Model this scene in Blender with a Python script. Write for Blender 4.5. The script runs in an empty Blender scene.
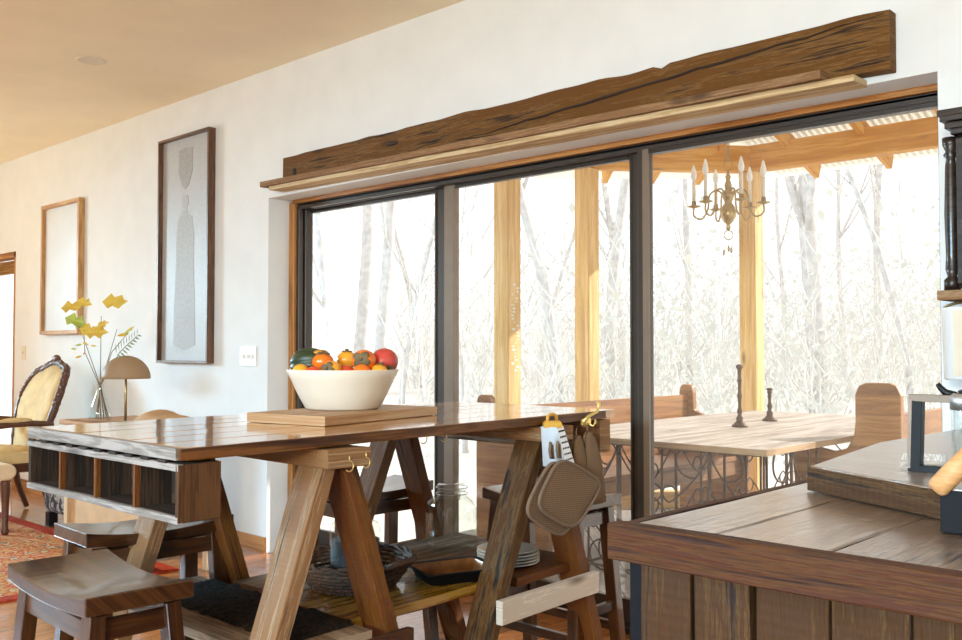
import bpy, math, random
from mathutils import Vector as V, Matrix, noise
random.seed(7)
sc = bpy.context.scene
col = sc.collection
PI = math.pi

# ------------------------------------------------------------------ mesh builder
class MB:
    def __init__(s): s.v=[]; s.f=[]; s.uv=[]; s.sm=[]
    def add(s, vs, fs, uvs=None, smooth=False, uvfn=None):
        o=len(s.v); s.v+= [V(p) for p in vs]
        for i,f in enumerate(fs):
            s.f.append([o+k for k in f]); s.sm.append(smooth)
            if uvs: s.uv.append(uvs[i])
            elif uvfn: s.uv.append([uvfn(V(vs[k])) for k in f])
            else: s.uv.append([(vs[k][0]*.7+vs[k][1]*.7, vs[k][2]) for k in f])
    def board(s,a,b,w,h,up=(0,0,1),n=1,rough=0.,taper=1.,wav=None,ch=0.):
        a=V(a);b=V(b);ax=b-a;L=ax.length;ax.normalize();up=V(up)
        side=ax.cross(up).normalized();u2=side.cross(ax).normalized()
        ou,ov=random.uniform(0,40),random.uniform(0,40)
        c=ch if ch else min(w,h)*.06
        def ring(k):
            m=1+(taper-1)*k
            W=w/2*m;H=h/2*m
            return [(-W+c,-H),(W-c,-H),(W,-H+c),(W,H-c),(W-c,H),(-W+c,H),(-W,H-c),(-W,-H+c)]
        per=[0];r0=ring(0)
        for i in range(8):
            q=r0[(i+1)%8];p=r0[i];per.append(per[-1]+math.hypot(q[0]-p[0],q[1]-p[1]))
        vs=[];sd=random.uniform(0,99)
        for i in range(n+1):
            k=i/n;p=a+ax*L*k
            dz=wav(k) if wav else 0
            for j,(x,y) in enumerate(ring(k)):
                j1=0
                if rough:
                    q=V((k*L*5+sd,x*9,y*9+sd))
                    nx=noise.noise(q);ny=noise.noise(q+V((7,3,1)))
                    x=x+nx*rough;y=y+ny*rough
                vs.append(p+side*x+u2*(y+dz))
        fs=[];uvs=[]
        for i in range(n):
            for j in range(8):
                k=(j+1)%8
                fs.append([i*8+j,i*8+k,(i+1)*8+k,(i+1)*8+j])
                u0=ou+i/n*L;u1=ou+(i+1)/n*L
                uvs.append([(u0,ov+per[j]),(u0,ov+per[j+1]),(u1,ov+per[j+1]),(u1,ov+per[j])])
        for base,rev in((0,True),(n*8,False)):
            idx=list(range(8));idx=idx[::-1] if rev else idx
            fs.append([base+j for j in idx]);rr=ring(0)
            uvs.append([(ou+rr[j][0]*.25,ov+rr[j][1]) for j in idx])
        s.add(vs,fs,uvs)
        return s
    def box(s,c,d,rz=0,ch=0.):
        c=V(c);dx,dy,dz=d;R=Matrix.Rotation(rz,3,'Z')
        if dx>=dy and dx>=dz: e=R@V((dx/2,0,0)); return s.board(c-e,c+e,dy,dz,ch=ch)
        if dy>=dz: e=R@V((0,dy/2,0)); return s.board(c-e,c+e,dx,dz,ch=ch)
        e=V((0,0,dz/2)); return s.board(c-e,c+e,dx,dy,up=R@V((0,1,0)),ch=ch)
    def tube(s,pts,r,n=8,closed=False,smooth=True):
        pts=[V(p) for p in pts];m=len(pts)
        rs=r if isinstance(r,(list,tuple)) else [r]*m
        vs=[];fs=[];prev=None
        for i,p in enumerate(pts):
            if closed: t=pts[(i+1)%m]-pts[i-1]
            else: t=pts[min(i+1,m-1)]-pts[max(i-1,0)]
            t.normalize()
            if prev is None:
                ref=V((0,0,1)) if abs(t.z)<.9 else V((1,0,0)); x=t.cross(ref).normalized()
            else: x=(prev-t*prev.dot(t)).normalized()
            prev=x;y=t.cross(x)
            for j in range(n):
                a=2*PI*j/n;vs.append(p+(x*math.cos(a)+y*math.sin(a))*rs[i])
        for i in range(m if closed else m-1):
            for j in range(n):
                k=(j+1)%n;q=((i+1)%m)*n
                fs.append([i*n+j,i*n+k,q+k,q+j])
        ou=random.uniform(0,30)
        uvs=[[(ou+f[0]//n*.05,(f[0]%n)*.02),(ou+f[0]//n*.05,(f[0]%n+1)*.02),(ou+f[0]//n*.05+.05,(f[0]%n+1)*.02),(ou+f[0]//n*.05+.05,(f[0]%n)*.02)] for f in fs]
        if not closed:
            fs.append(list(range(n))[::-1]);fs.append([(m-1)*n+j for j in range(n)])
            uvs+=[[(ou,j*.01) for j in range(n)]]*2
        s.add(vs,fs,uvs,smooth)
        return s
    def lathe(s,prof,c=(0,0,0),n=24,axis=None,smooth=True,sx=1,sy=1):
        c=V(c);M=Matrix.Identity(3)
        if axis is not None: M=V((0,0,1)).rotation_difference(V(axis)).to_matrix()
        vs=[];fs=[]
        for (r,z) in prof:
            for j in range(n):
                a=2*PI*j/n;vs.append(c+M@V((r*math.cos(a)*sx,r*math.sin(a)*sy,z)))
        for i in range(len(prof)-1):
            for j in range(n):
                k=(j+1)%n;fs.append([i*n+j,i*n+k,(i+1)*n+k,(i+1)*n+j])
        if prof[0][0]>1e-5: fs.append(list(range(n))[::-1])
        if prof[-1][0]>1e-5: fs.append([(len(prof)-1)*n+j for j in range(n)])
        s.add(vs,fs,None,smooth,uvfn=lambda p:((p-c).x*.7+(p-c).y*.7,(p-c).z))
        return s
    def ell(s,c,r,n=20,m=12,fn=None,M=None):
        c=V(c);vs=[];fs=[];M=M or Matrix.Identity(3)
        for i in range(m+1):
            t=PI*i/m
            for j in range(n):
                a=2*PI*j/n
                k=fn(t,a) if fn else 1
                vs.append(c+M@V((r[0]*math.sin(t)*math.cos(a)*k,r[1]*math.sin(t)*math.sin(a)*k,r[2]*math.cos(t)*(k if fn else 1))))
        for i in range(m):
            for j in range(n):
                q=(j+1)%n;fs.append([i*n+j,(i+1)*n+j,(i+1)*n+q,i*n+q])
        s.add(vs,fs,None,True); return s
    def prism(s,poly,o,ex,ey,ez,depth,smooth=False):
        o=V(o);ex=V(ex);ey=V(ey);ez=V(ez);n=len(poly)
        vs=[o+ex*x+ey*y for x,y in poly]+[o+ex*x+ey*y+ez*depth for x,y in poly]
        ou,ov=random.uniform(0,30),random.uniform(0,30)
        U=[(ou+x,ov+y) for x,y in poly]
        fs=[list(range(n))[::-1],list(range(n,2*n))];uvs=[U[::-1],U]
        for i in range(n):
            k=(i+1)%n;fs.append([i,k,n+k,n+i])
            l=(V(poly[k])-V(poly[i])).length
            uvs.append([(ou,ov),(ou+l,ov),(ou+l,ov+depth),(ou,ov+depth)])
        s.add(vs,fs,uvs,smooth);return s
    def build(s,name,m,parent=None,local=False,bevel=0,solid=0,sub=0,kind=None,autosm=False):
        off=V((0,0,0))
        if parent is not None and not local:
            p=parent
            while p: off+=V(p.location);p=p.parent
        me=bpy.data.meshes.new(name)
        me.from_pydata([tuple(p-off) for p in s.v],[],s.f)
        ul=me.uv_layers.new(name='UVMap');k=0
        for uvs in s.uv:
            for q in uvs: ul.data[k].uv=q;k+=1
        me.polygons.foreach_set('use_smooth',s.sm)
        me.materials.append(m)
        import bmesh
        bm=bmesh.new();bm.from_mesh(me);bmesh.ops.recalc_face_normals(bm,faces=bm.faces);bm.to_mesh(me);bm.free()
        me.update()
        o=bpy.data.objects.new(name,me);col.objects.link(o)
        if parent is not None: o.parent=parent
        if solid: md=o.modifiers.new('s','SOLIDIFY');md.thickness=solid;md.offset=0
        if bevel: md=o.modifiers.new('b','BEVEL');md.width=bevel;md.segments=2;md.limit_method='ANGLE'
        if sub: md=o.modifiers.new('u','SUBSURF');md.levels=sub;md.render_levels=sub
        if kind: o['kind']=kind
        return o
def tag(o,label,cat,group=None,kind=None):
    o['label']=label;o['category']=cat
    if group:o['group']=group
    if kind:o['kind']=kind
    return o
def empty(name,loc,rz=0,kind=None):
    o=bpy.data.objects.new(name,None);o.location=loc;o.rotation_euler=(0,0,rz);o.empty_display_size=.1
    col.objects.link(o)
    if kind:o['kind']=kind
    return o
def thing(name,label,cat,loc=(0,0,0),rz=0,group=None): return tag(empty(name,loc,rz),label,cat,group)
def copy_tree(o,parent=None):
    c=o.copy();col.objects.link(c);c.parent=parent
    for ch in [x for x in col.objects if x.parent is o]: copy_tree(ch,c)
    return c

# ------------------------------------------------------------------ materials
def newmat(name):
    m=bpy.data.materials.new(name);m.use_nodes=True;nt=m.node_tree;nt.nodes.clear()
    o=nt.nodes.new('ShaderNodeOutputMaterial');p=nt.nodes.new('ShaderNodeBsdfPrincipled')
    nt.links.new(p.outputs[0],o.inputs[0]);return m,nt,p,o
def rgb(*c): return (c[0],c[1],c[2],1)
def plain(name,c,rough=.5,metal=0,noise_amt=.08,nscale=30,bump=0,coat=0,spec=.5):
    m,nt,p,o=newmat(name);p.inputs['Roughness'].default_value=rough;p.inputs['Metallic'].default_value=metal
    p.inputs['Coat Weight'].default_value=coat;p.inputs['Specular IOR Level'].default_value=spec
    tc=nt.nodes.new('ShaderNodeTexCoord');n=nt.nodes.new('ShaderNodeTexNoise');n.inputs['Scale'].default_value=nscale;n.inputs['Detail'].default_value=4
    nt.links.new(tc.outputs['Object'],n.inputs['Vector'])
    r=nt.nodes.new('ShaderNodeValToRGB');r.color_ramp.elements[0].position=.3;r.color_ramp.elements[1].position=.7
    r.color_ramp.elements[0].color=rgb(*[x*(1-noise_amt) for x in c]);r.color_ramp.elements[1].color=rgb(*[min(1,x*(1+noise_amt)) for x in c])
    nt.links.new(n.outputs['Fac'],r.inputs[0]);nt.links.new(r.outputs[0],p.inputs['Base Color'])
    if bump:
        b=nt.nodes.new('ShaderNodeBump');b.inputs['Strength'].default_value=bump;b.inputs['Distance'].default_value=.01
        nt.links.new(n.outputs['Fac'],b.inputs['Height']);nt.links.new(b.outputs[0],p.inputs['Normal'])
    return m
def wood(name,dark,mid,light,rough=.6,su=2.5,sv=38,bump=.25,coat=0,tone=.35,saw=0,spec=.4,knots=True,con=.24):
    m,nt,p,o=newmat(name);N=nt.nodes.new;L=nt.links.new
    p.inputs['Roughness'].default_value=rough;p.inputs['Coat Weight'].default_value=coat;p.inputs['Coat Roughness'].default_value=.08;p.inputs['Coat IOR'].default_value=1.6
    p.inputs['Specular IOR Level'].default_value=spec
    uv=N('ShaderNodeUVMap');uv.uv_map='UVMap'
    def nz(sx,sy,det,dist=0):
        mp=N('ShaderNodeMapping');mp.inputs['Scale'].default_value=(sx,sy,1);L(uv.outputs[0],mp.inputs[0])
        n=N('ShaderNodeTexNoise');n.inputs['Scale'].default_value=1;n.inputs['Detail'].default_value=det;n.inputs['Distortion'].default_value=dist;n.inputs['Roughness'].default_value=.65
        L(mp.outputs[0],n.inputs['Vector']);return n
    g=nz(su,sv,6,.6);fine=nz(su*3,sv*5,3);big=nz(.9,5,2)
    mx=N('ShaderNodeMath');mx.operation='MULTIPLY_ADD';mx.inputs[1].default_value=.55;L(fine.outputs[0],mx.inputs[0]);L(g.outputs[0],mx.inputs[2])
    mb=N('ShaderNodeMath');mb.operation='MULTIPLY_ADD';mb.inputs[1].default_value=tone;L(big.outputs[0],mb.inputs[0]);L(mx.outputs[0],mb.inputs[2])
    r=N('ShaderNodeValToRGB');e=r.color_ramp.elements;c0=.5+.275+tone*.5
    e[0].position=c0-con;e[0].color=rgb(*dark);e[1].position=c0+con;e[1].color=rgb(*light);q=e.new(c0);q.color=rgb(*mid)
    L(mb.outputs[0],r.inputs[0]);out=r.outputs[0]
    if knots:
        mp=N('ShaderNodeMapping');mp.inputs['Scale'].default_value=(2.2,7,1);L(uv.outputs[0],mp.inputs[0])
        vo=N('ShaderNodeTexVoronoi');vo.inputs['Scale'].default_value=1;L(mp.outputs[0],vo.inputs['Vector'])
        kr=N('ShaderNodeValToRGB');kr.color_ramp.elements[0].position=.05;kr.color_ramp.elements[0].color=(.75,.75,.75,1);kr.color_ramp.elements[1].position=.16;kr.color_ramp.elements[1].color=(0,0,0,1)
        L(vo.outputs['Distance'],kr.inputs[0]);mk=N('ShaderNodeMix');mk.data_type='RGBA';L(kr.outputs[0],mk.inputs[0]);L(out,mk.inputs[6]);mk.inputs[7].default_value=rgb(*[x*.4 for x in dark]);out=mk.outputs[2]
    L(out,p.inputs['Base Color'])
    hgt=mx.outputs[0]
    if saw:
        mp=N('ShaderNodeMapping');mp.inputs['Scale'].default_value=(1,.15,1);L(uv.outputs[0],mp.inputs[0])
        w=N('ShaderNodeTexWave');w.inputs['Scale'].default_value=22;w.inputs['Distortion'].default_value=3;w.inputs['Detail'].default_value=2;L(mp.outputs[0],w.inputs['Vector'])
        sa=N('ShaderNodeMath');sa.operation='MULTIPLY_ADD';sa.inputs[1].default_value=saw;L(w.outputs['Fac'],sa.inputs[0]);L(hgt,sa.inputs[2]);hgt=sa.outputs[0]
    b=N('ShaderNodeBump');b.inputs['Strength'].default_value=bump;b.inputs['Distance'].default_value=.006
    L(hgt,b.inputs['Height']);L(b.outputs[0],p.inputs['Normal'])
    return m
def glass(name,tint=(1,1,1),gloss_rough=0.,veil=0.,ior=1.45,veilcol=(.9,.9,.88)):
    m,nt,p,o=newmat(name);nt.nodes.remove(p);N=nt.nodes.new;L=nt.links.new
    t=N('ShaderNodeBsdfTransparent');t.inputs[0].default_value=rgb(*tint)
    g=N('ShaderNodeBsdfGlossy');g.inputs['Roughness'].default_value=gloss_rough
    f=N('ShaderNodeFresnel');f.inputs['IOR'].default_value=ior;ge=N('ShaderNodeNewGeometry');bf=N('ShaderNodeMath');bf.operation='SUBTRACT';bf.inputs[0].default_value=1;L(ge.outputs['Backfacing'],bf.inputs[1]);fm=N('ShaderNodeMath');fm.operation='MULTIPLY';L(f.outputs[0],fm.inputs[0]);L(bf.outputs[0],fm.inputs[1])
    mx=N('ShaderNodeMixShader');L(fm.outputs[0],mx.inputs[0]);L(t.outputs[0],mx.inputs[1]);L(g.outputs[0],mx.inputs[2]);out=mx.outputs[0]
    if veil:  # milky veil mixed into the glass, imitating washed-out glare
        tr=N('ShaderNodeBsdfTranslucent');tr.inputs[0].default_value=rgb(*veilcol)
        tc=N('ShaderNodeTexCoord');n=N('ShaderNodeTexNoise');n.inputs['Scale'].default_value=2.2;n.inputs['Detail'].default_value=4;L(tc.outputs['Object'],n.inputs['Vector'])
        ml=N('ShaderNodeMath');ml.operation='MULTIPLY';ml.inputs[1].default_value=veil*2;L(n.outputs[0],ml.inputs[0])
        m2=N('ShaderNodeMixShader');L(ml.outputs[0],m2.inputs[0]);L(out,m2.inputs[1]);L(tr.outputs[0],m2.inputs[2]);out=m2.outputs[0]
    L(out,o.inputs[0]);return m
def translucent(name,c,mix=.5):
    m,nt,p,o=newmat(name);N=nt.nodes.new;L=nt.links.new
    p.inputs['Base Color'].default_value=rgb(*c);p.inputs['Roughness'].default_value=.5
    tr=N('ShaderNodeBsdfTranslucent');tr.inputs[0].default_value=rgb(*c)
    mx=N('ShaderNodeMixShader');mx.inputs[0].default_value=mix;L(p.outputs[0],mx.inputs[1]);L(tr.outputs[0],mx.inputs[2]);L(mx.outputs[0],o.inputs[0]);return m

M={}
M['plaster']=plain('plaster_white',(.80,.825,.835),.9,0,.025,6,.05)
M['ceil']=plain('ceiling_paint',(.95,.86,.66),.9,0,.03,3)
M['table_top']=wood('varnished_pine',(0.1700,0.0555,0.0020),(0.4000,0.1656,0.0098),(0.5600,0.2657,0.0423),.2,1.6,26,.03,1,.35,0,.8)
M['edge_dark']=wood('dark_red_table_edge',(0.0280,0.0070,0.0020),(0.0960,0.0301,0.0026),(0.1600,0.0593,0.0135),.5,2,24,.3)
M['old_edge']=wood('weathered_grey_pine',(.13,.105,.09),(.25,.225,.205),(.36,.33,.31),.85,3,30,.5)
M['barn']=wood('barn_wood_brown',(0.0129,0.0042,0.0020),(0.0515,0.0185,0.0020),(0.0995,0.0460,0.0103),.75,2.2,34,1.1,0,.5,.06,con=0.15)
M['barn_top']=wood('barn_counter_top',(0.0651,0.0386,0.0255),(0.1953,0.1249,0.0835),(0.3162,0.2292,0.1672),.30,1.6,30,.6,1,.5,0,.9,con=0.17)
for n_ in M['barn_top'].node_tree.nodes:
    if n_.type=='BUMP': b_=n_
    if n_.type=='BSDF_PRINCIPLED': p_=n_
M['barn_top'].node_tree.links.new(b_.outputs[0],p_.inputs['Coat Normal']);p_.inputs['Coat Roughness'].default_value=.22;p_.inputs['Coat IOR'].default_value=1.8
M['barn_red']=wood('barn_edge_red_brown',(0.0180,0.0033,0.0020),(0.0566,0.0132,0.0020),(0.0874,0.0296,0.0024),.7,2,28,.9,0,.5,con=0.18)
M['leg']=wood('sawhorse_oak',(0.0661,0.0303,0.0126),(0.2454,0.1227,0.0502),(0.4246,0.2685,0.1460),.7,1.8,34,.8,0,.55,.10,con=0.19)
M['leg_warm']=wood('sawhorse_oak_warm',(0.0340,0.0077,0.0020),(0.1300,0.0358,0.0020),(0.2036,0.0725,0.0020),.65,1.8,34,.8,0,.55,.08,con=0.19)
M['bark_leg']=wood('bark_edge_leg',(0.0151,0.0081,0.0040),(0.0806,0.0323,0.0046),(0.1512,0.0752,0.0199),.8,3,18,1.2,0,.5,con=0.17)
M['beam']=wood('hewn_beam',(0.0319,0.0117,0.0028),(0.1341,0.0521,0.0054),(0.2300,0.1129,0.0269),.8,1.8,34,1.1,0,.5,.06,con=0.17)
M['ledge_pale']=wood('pale_yellow_rough_board',(.34,.21,.10),(.58,.40,.20),(.68,.52,.31),.75,1.8,28,.6,0,.4)
M['ledge_dark']=wood('brown_rough_board',(.07,.03,.012),(.24,.125,.055),(.38,.22,.11),.8,1.8,32,.9,0,.5)
M['ledge']=wood('rough_ledge_board',(0.1280,0.0443,0.0020),(0.2880,0.1305,0.0171),(0.4160,0.2288,0.0713),.7,1.5,26,.6,0,.4)
M['fir']=wood('orange_fir_trim',(0.2210,0.0782,0.0139),(0.3910,0.1590,0.0340),(0.4930,0.2253,0.0646),.5,1.3,24,.2)
M['pine']=wood('yellow_pine_post',(.50,.29,.085),(.68,.43,.15),(.78,.55,.25),.6,1.2,22,.25,0,.3)
M['pine_beam']=wood('orange_pine_beam',(0.4600,0.1669,0.0018),(0.6072,0.2598,0.0018),(0.6992,0.3627,0.0587),.6,1.1,16,.2,0,.35)
M['stool']=wood('walnut_stool',(0.0135,0.0042,0.0020),(0.0435,0.0136,0.0034),(0.0750,0.0265,0.0069),.32,2.2,34,.08,.55,.3,0,.6,False)
M['floor']=wood('orange_wood_floor',(.26,.075,.02),(.44,.15,.042),(.55,.23,.075),.25,1.2,14,.08,.4,.5)
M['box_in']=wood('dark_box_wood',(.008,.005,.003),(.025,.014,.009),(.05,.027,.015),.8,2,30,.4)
M['box_side']=wood('box_side_brown',(0.0210,0.0072,0.0020),(0.0630,0.0220,0.0037),(0.0997,0.0399,0.0102),.6,2,28,.4)
M['pew']=wood('pew_oak',(0.1600,0.0547,0.0081),(0.3040,0.1209,0.0247),(0.3840,0.1734,0.0498),.4,1.3,24,.15,.2,.3,0,.4,False)
M['deck_table']=wood('grey_table_planks',(.28,.22,.18),(.46,.39,.34),(.58,.52,.47),.55,1.3,18,.3)
M['deck_edge']=wood('deck_table_edge',(.20,.11,.05),(.36,.22,.11),(.48,.32,.18),.6,1.5,24,.3)
M['cboard']=wood('cutting_board_oak',(0.2520,0.1178,0.0396),(0.4230,0.2440,0.1211),(0.5040,0.3362,0.2021),.55,2,30,.15,0,.3,0,.4,False)
M['shelf_wood']=wood('worn_varnish_shelf',(0.0960,0.0333,0.0020),(0.2640,0.1178,0.0020),(0.3840,0.2170,0.0396),.25,1.8,24,.2,.5,.4)
M['shelf_grey']=wood('grey_shelf_plank',(0.0900,0.0527,0.0294),(0.2175,0.1337,0.0777),(0.3150,0.2218,0.1472),.7,1.8,24,.4,0,.4)
M['white_wood']=wood('flaking_white_wood',(.25,.14,.08),(.58,.49,.40),(.72,.66,.58),.8,2.5,14,.5,0,.5)
M['alum']=plain('dark_bronze_aluminium',(.06,.05,.043),.35,.3,.05,20)
M['alum_l']=plain('taupe_aluminium',(.22,.165,.12),.4,.2,.05,20)
M['pane']=glass('sliding_door_glass',(.985,.99,.985),0,.055)
M['jar']=glass('jar_glass',(.95,.97,.965),0,.0,1.65)
M['ebony']=wood('ebonised_wood',(.008,.005,.004),(.022,.013,.009),(.04,.025,.018),.35,3,30,.2,.2,.3,0,.4,False)
M['gilt']=wood('gilt_frame_wood',(.34,.16,.05),(.52,.27,.09),(.62,.38,.16),.4,3,30,.2,0,.3,0,.5,False)
M['dkframe']=wood('dark_frame_wood',(.05,.022,.010),(.12,.055,.025),(.18,.09,.045),.4,3,30,.2,0,.3,0,.5,False)
M['brass']=plain('aged_brass',(.42,.30,.13),.32,.85,.15,40)
M['brass_hook']=plain('bright_brass',(.80,.60,.22),.3,.8,.08,40)
M['iron']=plain('rusty_wrought_iron',(.10,.055,.035),.6,.4,.2,50)
M['bulb']=plain('frosted_bulb',(.92,.90,.86),.3)
M['candle_sleeve']=plain('cream_candle_sleeve',(.86,.78,.64),.5)
M['steel']=plain('steel',(.62,.62,.61),.4,.95,.04,30)
M['chrome']=plain('chrome',(.72,.73,.74),.12,1,.02,30)
M['black']=plain('black_plastic',(.008,.008,.009),.4,0,.08,30,0,0,.25)
M['black_metal']=plain('black_lacquer',(.008,.009,.012),.6,0,.1,20,0,0,.12)
M['yellow']=plain('amber_grater_grip',(.62,.34,.05),.35)
M['cream']=plain('cream_stoneware',(.74,.66,.55),.35,0,.04,8,0,.3)
M['plate']=plain('pale_plate_glaze',(.72,.70,.64),.3,0,.06,12,0,.3)
M['switch']=plain('white_switch_plastic',(.86,.85,.82),.4,0,.01)
M['almond']=plain('almond_plastic',(.78,.70,.56),.5,0,.01)
M['gold_cloth']=plain('gold_upholstery',(.66,.46,.21),.8,0,.12,12,.1)
M['walnut']=plain('carved_walnut',(.11,.038,.015),.4,0,.35,60,.4)
M['canvas']=plain('pale_print_paper',(.70,.73,.76),.45,0,.04,4,0,.3)
M['rubbing']=plain('grey_wax_rubbing',(.36,.36,.36),.7,0,.10,60)
M['artpaper']=plain('blue_grey_rubbing_paper',(.44,.445,.45),.5,0,.06,70)
M['artlight']=plain('pale_wax_rubbing',(.68,.69,.70),.6,0,.05,60)
M['tan']=plain('tan_leather',(.55,.33,.16),.7,0,.08,10)
M['pale_wood']=wood('pale_console_wood',(0.3990,0.2285,0.1033),(0.5700,0.3767,0.2175),(0.6460,0.4641,0.2935),.6,2,24,.15,0,.3,0,.4,False)
M['amber']=translucent('smoked_amber_shade',(.55,.40,.25),.5)
M['leaf_y']=translucent('yellow_leaf',(.80,.56,.10),.4)
M['leaf_g']=translucent('lime_leaf',(.50,.56,.12),.4)
M['leaf_r']=translucent('red_leaf',(.70,.20,.06),.4)
M['fern']=translucent('fern_green',(.14,.24,.09),.3)
M['twig']=plain('brown_twig',(.20,.12,.07),.7)
M['mat_cloth']=plain('felt_mat_dark',(.022,.017,.014),1,0,.5,90,1.2,0,.1)
M['wick']=wood('dark_wicker',(.012,.006,.004),(.06,.026,.013),(.16,.075,.038),.5,20,60,.6,0,.3,0,.5,False)
M['dark_beans']=plain('black_jar_contents',(.006,.006,.006),.6,0,.4,150,.4)
M['tin_in']=plain('baked_brown_tin',(.22,.10,.035),.3,.3,.4,18)
M['cork']=wood('tan_turned_handle',(.42,.20,.075),(.58,.30,.12),(.66,.38,.18),.5,12,40,.15,0,.3,0,.4,False)
M['bark']=plain('haze_paled_bark',(.56,.54,.53),.9,0,.2,8,.2)  # bark lightened so the bright outdoor haze sits in its colour
M['twigs']=plain('haze_paled_twigs',(.58,.56,.53),.9,0,.15,3)  # twigs paled too, haze put into the colour
M['brush']=translucent('haze_paled_leaves',(.56,.57,.53),.4)  # leaf colour washed out to carry the outdoor haze
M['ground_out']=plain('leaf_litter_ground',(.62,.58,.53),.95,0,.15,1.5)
M['roofp']=translucent('corrugated_plastic',(.86,.85,.80),.6)
M['enamel']=plain('white_enamel',(.80,.80,.78),.2,0,.02,10,0,.5)
M['cream_panel']=plain('cream_enamel',(.74,.64,.50),.35,0,.03,10)
M['rose']=plain('pomegranate_red',(.52,.06,.045),.35,0,.25,14)
M['pers']=plain('persimmon_orange',(.80,.17,.012),.22,0,.12,8,0,.3)
M['pers_y']=plain('persimmon_amber',(.80,.36,.03),.25,0,.12,8,0,.3)
M['tom']=plain('red_persimmon',(.62,.07,.02),.22,0,.12,8,0,.3)
M['calyx']=plain('dry_calyx',(.15,.105,.05),.8,0,.3,40)
M['squash']=plain('dark_green_squash',(.022,.04,.017),.4,0,.3,20)
M['squash_o']=plain('orange_squash_patch',(.60,.26,.03),.4,0,.2,20)

def floor_planks(name,dark,mid,light,rough,pw,coat,ang,gapc):
    m=wood(name,dark,mid,light,rough,1.2,14,.1,coat,.5);nt=m.node_tree;N=nt.nodes.new;L=nt.links.new
    p=[n for n in nt.nodes if n.type=='BSDF_PRINCIPLED'][0];src=p.inputs['Base Color'].links[0].from_socket
    uv=N('ShaderNodeUVMap');uv.uv_map='UVMap';br=N('ShaderNodeTexBrick')
    br.inputs['Color1'].default_value=(1,1,1,1);br.inputs['Color2'].default_value=(.72,.72,.72,1);br.inputs['Mortar'].default_value=rgb(*gapc)
    br.inputs['Scale'].default_value=1;br.inputs['Brick Width'].default_value=2.1;br.inputs['Row Height'].default_value=pw;br.inputs['Mortar Size'].default_value=.0015 if pw<.12 else .006
    br.inputs['Bias'].default_value=0
    L(uv.outputs[0],br.inputs['Vector']);mx=N('ShaderNodeMix');mx.data_type='RGBA';mx.blend_type='MULTIPLY';mx.inputs[0].default_value=1
    L(src,mx.inputs[6]);L(br.outputs[0],mx.inputs[7]);L(mx.outputs[2],p.inputs['Base Color']);return m
M['floor']=floor_planks('orange_wood_floor',(.27,.08,.02),(.45,.16,.045),(.56,.24,.08),.25,.083,.4,0,(.25,.2,.15))
M['deck']=floor_planks('weathered_deck',(.30,.26,.23),(.48,.43,.39),(.60,.55,.50),.7,.14,0,0,(.15,.13,.12))

def rug_mat():
    m,nt,p,o=newmat('oriental_rug');N=nt.nodes.new;L=nt.links.new;p.inputs['Roughness'].default_value=1;p.inputs['Specular IOR Level'].default_value=.1
    uv=N('ShaderNodeUVMap');uv.uv_map='UVMap'
    vo=N('ShaderNodeTexVoronoi');vo.inputs['Scale'].default_value=20;L(uv.outputs[0],vo.inputs['Vector'])
    r=N('ShaderNodeValToRGB');r.color_ramp.interpolation='CONSTANT';e=r.color_ramp.elements
    e[0].color=(.50,.33,.16,1);e[1].position=.25;e[1].color=(.55,.24,.09,1)
    for ps,c in((.5,(.46,.12,.05,1)),(.68,(.58,.42,.24,1)),(.85,(.22,.12,.08,1))): q=e.new(ps);q.color=c
    L(vo.outputs['Distance'],r.inputs[0])
    n=N('ShaderNodeTexNoise');n.inputs['Scale'].default_value=40;L(uv.outputs[0],n.inputs['Vector'])
    mx=N('ShaderNodeMix');mx.data_type='RGBA';mx.blend_type='OVERLAY';mx.inputs[0].default_value=.5;L(r.outputs[0],mx.inputs[6]);L(n.outputs['Color'],mx.inputs[7])
    L(mx.outputs[2],p.inputs['Base Color']);return m
M['rug']=rug_mat();M['rug_border']=plain('rug_red_border',(.40,.05,.02),1,0,.3,40,.2,0,.1)
def damask():
    m,nt,p,o=newmat('grey_floral_fabric');N=nt.nodes.new;L=nt.links.new;p.inputs['Roughness'].default_value=.9
    tc=N('ShaderNodeTexCoord');n=N('ShaderNodeTexNoise');n.inputs['Scale'].default_value=14;n.inputs['Detail'].default_value=1;n.inputs['Distortion'].default_value=1.2
    L(tc.outputs['Object'],n.inputs['Vector']);r=N('ShaderNodeValToRGB');r.color_ramp.interpolation='CONSTANT';e=r.color_ramp.elements
    e[0].color=(.05,.055,.07,1);e[1].position=.42;e[1].color=(.17,.18,.20,1)
    for ps,c in((.52,(.55,.53,.50,1)),(.62,(.30,.30,.31,1))): q=e.new(ps);q.color=c
    L(n.outputs[0],r.inputs[0]);L(r.outputs[0],p.inputs['Base Color']);return m
M['damask']=damask()
def knit():
    m,nt,p,o=newmat('brown_knit_cotton');N=nt.nodes.new;L=nt.links.new;p.inputs['Roughness'].default_value=.95;p.inputs['Specular IOR Level'].default_value=.1
    uv=N('ShaderNodeUVMap');uv.uv_map='UVMap';br=N('ShaderNodeTexChecker');br.inputs['Scale'].default_value=220
    br.inputs['Color1'].default_value=(.25,.165,.105,1);br.inputs['Color2'].default_value=(.14,.087,.053,1)
    L(uv.outputs[0],br.inputs['Vector']);L(br.outputs[0],p.inputs['Base Color'])
    b=N('ShaderNodeBump');b.inputs['Strength'].default_value=.5;b.inputs['Distance'].default_value=.002;L(br.outputs['Fac'],b.inputs['Height']);L(b.outputs[0],p.inputs['Normal']);return m
M['knit']=knit();M['hem']=plain('brown_hem',(.18,.117,.075),.95,0,.1,60)

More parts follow.
